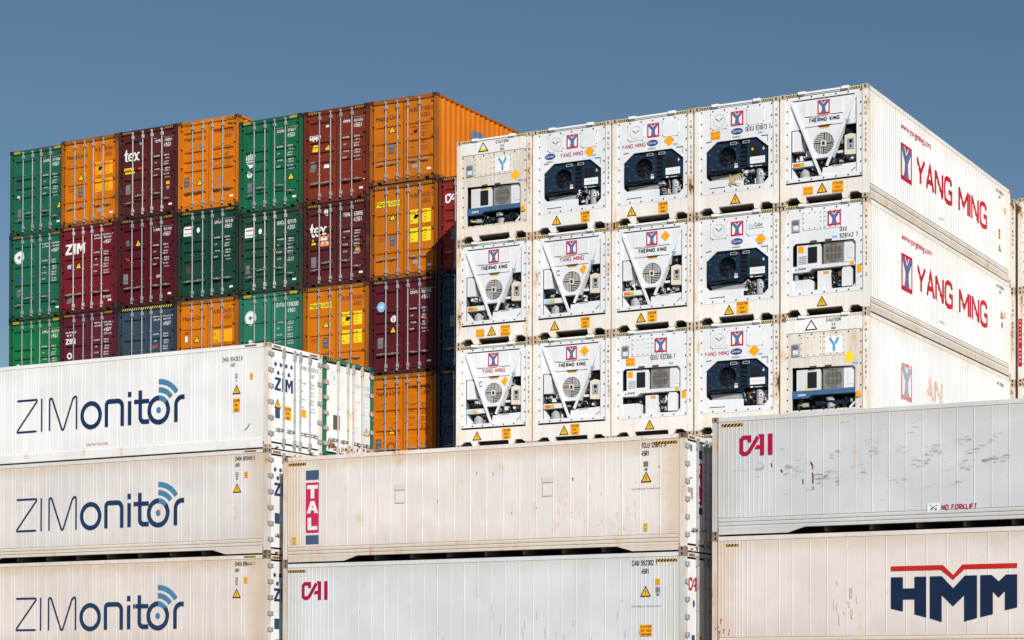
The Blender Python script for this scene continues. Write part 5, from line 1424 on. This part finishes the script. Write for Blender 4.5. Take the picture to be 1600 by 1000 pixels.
side_zim(0, "clean white container on top of the left front stack, doors at its right end", WHT, wear=.12, grime=.12, ridges=1, gap=False, rail_flat=True, low=.0)
side_zim(1, "greyish white container with navy lettering, second of the left front stack", (.69, .66, .64), wear=.3, grime=.55, rail_tint=(.66, .60, .54), low=.25, stain=(.78, .70, .62))
side_zim(2, "warm-stained white container with navy lettering, lowest in view of the left front stack", (.70, .645, .61), wear=.4, grime=.7, rail_tint=(.62, .55, .49), low=.5, stain=(.80, .68, .56))

# green-framed neighbour whose doors show beside it
root, fm, pm, cm = reefer_side_on(ZX - LEN, ZY + 2.49, ZZ - HC, "white container with a green frame and rusty door bottoms, beside the clean white one", (.76, .76, .75), 'z', "white containers of the left front stack", wear=.3, grime=.4, gap=False)
gfm = paint((0.03, 0.16, 0.10), .45, .6, .5)
for ch in root.children:
    if ch.name.split('.')[0] in ('corner_post', 'top_side_rail', 'corner_casting', 'roof'):
        if ch.name.startswith('corner_casting'):
            ch.data = casting_mesh(paint((0.02, 0.07, 0.05), .7, .7, .5))
        else:
            ch.data.materials.clear(); ch.data.materials.append(gfm)
L_, R_ = reefer_doors(root, HC, (.80, .80, .79), gfm, GALV_R, True, paint((.45, .36, .30), .5, .6))
ff = on_front(.004)
PG = flat((.40, .58, .55), .5, .2)
decal('emblem', [(ring(-.70, 2.32, .17, .185, n=24), PG), (s_star(-.70, 2.32, .09, 4), PG)], L_, ff)
decal('serial_number', [(join(text("EGHU", .13, .30, 2.17, .7), text("510080 1", .13, .72, 2.17, .6), text("45R1", .12, .78, 1.98, .6)), PG)], R_, ff)
decal('weight_markings', [(s_spec(.28, 1.75, .10, 8, .05, c2=.42), flat((.55, .66, .64), .5, .3))], R_, ff)
decal('data_plate', [(rect(-.76, .85, -.44, 1.27), flat((.09, .065, .05))), (rect(-.73, .88, -.47, 1.24), flat((.12, .09, .07)))], L_, ff)
decal('warning_sticker', m_triangle(.86, .95, .26, flat((.72, .62, .40)), flat((.25, .10, .04))), R_, ff)
decal('hazard_marking', m_hazard(-.98, HC - .105, .34, .07, 4), root, on_front(.012))
decal('hazard_marking', m_hazard(.60, HC - .105, .36, .07, 4), root, on_front(.012))
q = random.Random(12)
RUSTM = flat((.20, .07, .02), .8, .75)
for d, xs in ((L_, (-.95, -.10)), (R_, (.05, 1.0))):
    sh = []
    for i in range(12):
        x = q.uniform(*xs); w = q.uniform(.04, .16); z = q.uniform(.21, .36); h = q.uniform(.06, .25)
        sh.append(poly([(x + w * (.6 + .4 * q.random()) * math.cos(t) , z + h * (.6 + .4 * q.random()) * math.sin(t) * .5 + h * .5) for t in [j * math.pi / 5 for j in range(10)]]))
    for i, s_ in enumerate(sh): decal('rust_patch', [(s_, RUSTM)], d, lambda u, v, k, i=i: (u, .004 - .0015 - .0004 * i, v))

# middle front stack
GM = "long containers of the middle front stack"
root, fm, pm, cm = reefer_side_on(TX, TY, TZ - HC, "cream-stained container with crimson and navy upright panel, top of middle front stack", (.76, .715, .685), 'b', GM, wear=.42, grime=.7, rail_tint=(.64, .575, .50), low=.35, stain=(.78, .69, .61))
f = on_left(LEN, -W2 + .002)
NV2 = flat((0.055, 0.095, 0.17), .5, .2); CR2 = flat((0.55, 0.02, 0.10), .5, .15)
decal('logo', [(rect(.77, 2.25, 1.20, 2.50), NV2)], root, f)
decal('logo', [(rect(.77, .82, 1.20, 2.17), CR2), (join(poly([(.81, 2.10), (1.17, 2.10), (1.17, 2.00), (1.05, 2.00), (1.05, 1.74), (.93, 1.74), (.93, 2.00), (.81, 2.00)]),
      poly([(.80, 1.34), (.92, 1.34), (.945, 1.42), (1.035, 1.42), (1.06, 1.34), (1.18, 1.34), (1.05, 1.67), (.93, 1.67)], [[(.965, 1.49), (1.015, 1.49), (.99, 1.57)]]),
      poly([(.83, 1.22), (.95, 1.22), (.95, .99), (1.15, .99), (1.15, .89), (.83, .89)])), flat((.78, .75, .70), .5, .05))], root, f)
decal('logo', [(rect(.77, .51, 1.20, .75), NV2)], root, f)
decal('serial_number', [(join(text("TCLU 129672 3", .13, 10.99, 2.58, .6, .004, width=.68), text("45R1", .13, 10.99, 2.38, .6, .004)), DARKTXT)], root, f)
decal('warning_sticker', m_triangle(11.12, 1.85, .27), root, f)
decal('sticker', [(join(*[rect(11.05, 2.12 + i * .035, 11.18, 2.14 + i * .035) for i in range(4)], rect(11.08, 2.02, 11.16, 2.08)), GREYTXT)], root, f)
decal('handling_note', [(text("Service building only  US railway transport", .035, 10.71, 1.56, 1, width=.82), DARKTXT)], root, f)
decal('caution_label', m_caution(.29, .52, .18, .20, ("LOAD", "9'6\""), flat((.72, .46, .10), .5, .15), BROWN_), root, f)
decal('caution_label', m_caution(11.05, .52, .12, .20, ("LOAD", "9'6\""), flat((.72, .46, .10), .5, .15), BROWN_), root, f)
for x in (.19, 11.40): decal('hazard_marking', m_hazard(x, 2.655, .58, .06, 7), root, f)
for x in (3.66, 8.16):
    z = 1.50
    decal('repair_patch', [(rect(x, z, x + .31, z + .33), flat((.55, .48, .42))), (rect(x + .018, z + .018, x + .292, z + .312), flat((.72, .68, .64))), ], root, f)
    decal('repair_patch', [(rect(x - .02, z + .35, x + .33, z + .50), flat((.66, .61, .56)))], root, f)
def scrapes(root, f, seed, n, zr, xr, col=DARKTXT, smin=.03, smax=.12, vert=True):
    q = random.Random(seed); sh = []
    for i in range(n):
        x = q.uniform(*xr); z = q.uniform(*zr); l = q.uniform(smin, smax)
        if vert: pts = [(x, z), (x + q.uniform(-.015, .015), z - l * .5), (x + q.uniform(-.02, .02), z - l)]
        else: pts = [(x, z), (x + l * .5, z + q.uniform(-.03, .03)), (x + l, z + q.uniform(-.05, .05))]
        sh.append(stroke(pts, q.uniform(.010, .028)))
    decal('scratch', [(join(*sh), col)], root, f)
scrapes(root, f, 5, 8, (.9, 2.3), (4.8, 11.6), flat((.20, .14, .11), .6, .2), .03, .09)
scrapes(root, f, 6, 22, (.7, 1.8), (8.5, 11.4), flat((.66, .62, .58), .6, .6), .04, .16)
L_, R_ = reefer_doors(root, HC, (.80, .80, .79), fm, GALV, True)
decal('logo', [(rect(-.57, 2.33, -.25, 2.55), NVY_M), (rect(-.57, 1.20, -.25, 2.22), CR2), (join(*[text(c, .24, -.41, 1.92 - i * .32, 1, .03, 'CENTER') for i, c in enumerate("TAL")]), WHITE)], L_, ff)
decal('logo', [(rect(-.57, .95, -.25, 1.12), NVY_M)], L_, ff)
decal('sticker', [(rect(-.94, 2.48, -.82, 2.64), flat((.10, .20, .35)))], L_, ff)
decal('sticker', [(rect(-1.05, 1.46, -.78, 1.58), flat((.35, .33, .30))), ], L_, ff)
decal('sticker', [(rect(-.90, 1.30, -.78, 1.458), flat((.35, .33, .30))), ], L_, ff)
decal('lettering', [(text("maersk", .05, -.98, 1.80, .9, .01) if False else stroke([(-.98, 1.82), (-.80, 1.82)], .03), flat((.15, .25, .40)))], L_, ff)
decal('hazard_marking', m_hazard(-.98, HC - .105, .34, .06, 5), root, on_front(.012))

root, fm, pm, cm = reefer_side_on(TX, TY, TZ - 2 * HC, "pale bluish-white container with small crimson lettering, below the cream-stained one", (.635, .655, .675), 'a', GM, wear=.22, grime=.34, rail_tint=(.64, .60, .55), stain=(.88, .86, .82))
decal('logo', [(s_cai(.64, 1.90, .50), CRIMSON_W)], root, f)
decal('serial_number', [(join(text("CAIU 552302 7", .13, 10.73, 2.57, .6, .004, width=.71), text("45R1", .13, 10.99, 2.36, .6, .004)), DARKTXT)], root, f)
decal('warning_sticker', m_triangle(11.11, 1.92, .27), root, f)
decal('sticker', [(rect(11.39, 2.08, 11.51, 2.24), AMBER), (stroke([(11.42, 2.19), (11.48, 2.19)], .02), BROWN_), (stroke([(11.42, 2.13), (11.48, 2.13)], .02), BROWN_)], root, f)
decal('sticker', [(join(*[rect(11.39, 1.90 + i * .035, 11.51, 1.92 + i * .035) for i in range(4)], rect(11.41, 1.82, 11.49, 1.87)), GREYTXT)], root, f)
decal('handling_note', [(text("Service building only  US railway transport", .035, 10.72, 1.55, 1, width=.82), DARKTXT)], root, f)
decal('caution_label', m_caution(10.96, .82, .33, .29, ("CAUTION", "9'6\" HIGH", "CONTAINER")), root, f)
for x in (.19, 11.40): decal('hazard_marking', m_hazard(x, 2.655, .58, .06, 7), root, f)
scrapes(root, f, 15, 26, (.5, 1.9), (2.5, 11.4), flat((.52, .52, .53), .6, .6), .05, .3)
L_, R_ = reefer_doors(root, HC, (.80, .80, .79), fm, GALV, True)
decal('logo', [(s_cai(-1.02, 1.93, .34), CRIMSON)], L_, ff)
decal('round_sticker', [(disc(-.72, 1.62, .065, 14, .09), flat((.03, .10, .28)))], L_, ff)
decal('data_plate', [(rect(-.84, .55, -.66, .85), flat((.04, .07, .12)))], L_, ff)
decal('notice_sticker', [(rect(-.45, .60, -.25, .82), AMBER)], L_, ff)
decal('hazard_marking', m_hazard(-.98, HC - .105, .34, .06, 5), root, on_front(.012))

# right front stack
GR = "long containers of the right front stack"
root, fm, pm, cm = reefer_side_on(AX, AY, AZ - HC, "light grey container with scuff marks along its side, top of the right front stack", (.585, .60, .62), 'a', GR, wear=.28, grime=.34, scuff=.6, rail_tint=(.56, .57, .56), stain=(.90, .88, .84))
decal('logo', [(s_cai(.73, 1.92, .51), CRIMSON_W)], root, f)
decal('handling_note', [(text("NO FORKLIFT", .12, 5.87, .43, 1, .004, width=.85), CRIMSON)], root, f)
decal('handling_symbol', [(rect(5.52, .39, 5.82, .59), flat((.74, .76, .78))), (xf(join(stroke([(5.66, .56), (5.84, .42)], .014), stroke([(5.68, .42), (5.76, .50), (5.86, .54)], .014), ring(5.72, .45, .02, .032, n=10), ring(5.82, .45, .02, .032, n=10)), dx=-.09), DARKTXT)], root, f)
decal('hazard_marking', m_hazard(.26, 2.66, .56, .065, 6), root, f)
RST = flat((.13, .05, .02), .8)
decal('rust_scar', [(join(stroke([(2.62, 1.66), (2.65, 1.60), (2.66, 1.52)], .022), stroke([(2.65, 1.44), (2.665, 1.30), (2.66, 1.18)], .032), stroke([(2.665, 1.12), (2.67, 1.03)], .018), stroke([(1.58, 1.72), (1.60, 1.62)], .025), stroke([(1.83, 1.55), (1.87, 1.48)], .035), stroke([(2.40, 1.30), (2.41, 1.18)], .025), stroke([(2.60, 1.70), (2.66, 1.60)], .03)), RST)], root, f)
def scuff_mat(rgb, thr):
    """rubbed-on marks: the print shows only where stretched noise breaks through"""
    m = flat(rgb, .6 + thr * .001, .5).copy()
    for n in m.node_tree.nodes:
        if n.type == 'VECT_MATH': n.inputs[1].default_value = (1.4, 1.4, 9.0)
        if n.type == 'MAP_RANGE': n.inputs[1].default_value = thr; n.inputs[2].default_value = thr + .05; n.inputs[3].default_value = 1; n.inputs[4].default_value = .30
    return m
q = random.Random(77)
spots = [(465,230,1),(445,265,2),(460,300,2),(520,255,1),(600,300,2),(590,320,2),(665,210,2),(675,320,1),(755,255,1),(820,275,3),(840,160,1),(845,200,2),(730,65,1),(870,95,1),(900,320,2),(970,322,2),(920,395,1),(985,185,2),(1065,65,1),(1070,235,2),(1135,185,2),(1270,145,2),(1290,250,2),(1385,160,2),(1395,230,3),(1460,115,3),(1460,220,2),(1580,110,2),(1310,190,2),(1020,120,1),(380,200,1),(310,305,1),(275,270,2),(1180,240,1),(560,350,1),(1500,300,1),(1230,330,1)]
for lv, mt in ((1, scuff_mat((.40, .41, .43), .56)), (2, scuff_mat((.36, .37, .39), .53)), (3, scuff_mat((.26, .27, .29), .53))):
    sh = []
    for px, pz, g_ in spots:
        if g_ != lv: continue
        cx = .72 + (px - 173) * .00517; cz = 2.43 - (pz - 130 + (px - 173) * .055) * .0054
        w, h = q.uniform(.16, .34), q.uniform(.06, .16)
        if px == 675: w, h = .07, .38
        sh.append(poly([(cx + w * (.7 + .5 * q.random()) * math.cos(t), cz + h * (.6 + .6 * q.random()) * math.sin(t) + .15 * w * math.cos(t)) for t in [k * math.pi / 7 for k in range(14)]]))
    for n_, one in enumerate(sh): decal('scuff_mark', [(one, mt)], root, lambda u, v, k, c=lv, n_=n_: f(u, v, .25 * c + .01 * n_))
L_, R_ = reefer_doors(root, HC, (.80, .80, .79), fm, GALV)
root, fm, pm, cm = reefer_side_on(AX, AY, AZ - 2 * HC, "pinkish container with large navy letters under a red line, below the light grey one", (.71, .65, .62), 'b', GR, wear=.25, grime=.5, rail_tint=(.66, .56, .48), low=.4, stain=(.86, .76, .70))
ls, bar = s_hmm(4.63, .73, 3.035)
decal('logo', [(join(*ls), flat((.007, .020, .055))), ], root, f)
decal('logo', [(bar, flat((.50, .018, .012)))], root, lambda u, v, k: f(u, v, 0))
decal('hazard_marking', m_hazard(.38, 2.645, .33, .05, 4), root, f)
scrapes(root, f, 35, 14, (.9, 1.8), (3.2, 4.0), flat((.60, .545, .50), .6, .6), .05, .3)
scrapes(root, f, 36, 14, (.3, .9), (.1, .5), flat((.50, .12, .10), .6, .3), .04, .12)
L_, R_ = reefer_doors(root, HC, (.80, .80, .79), fm, GALV)
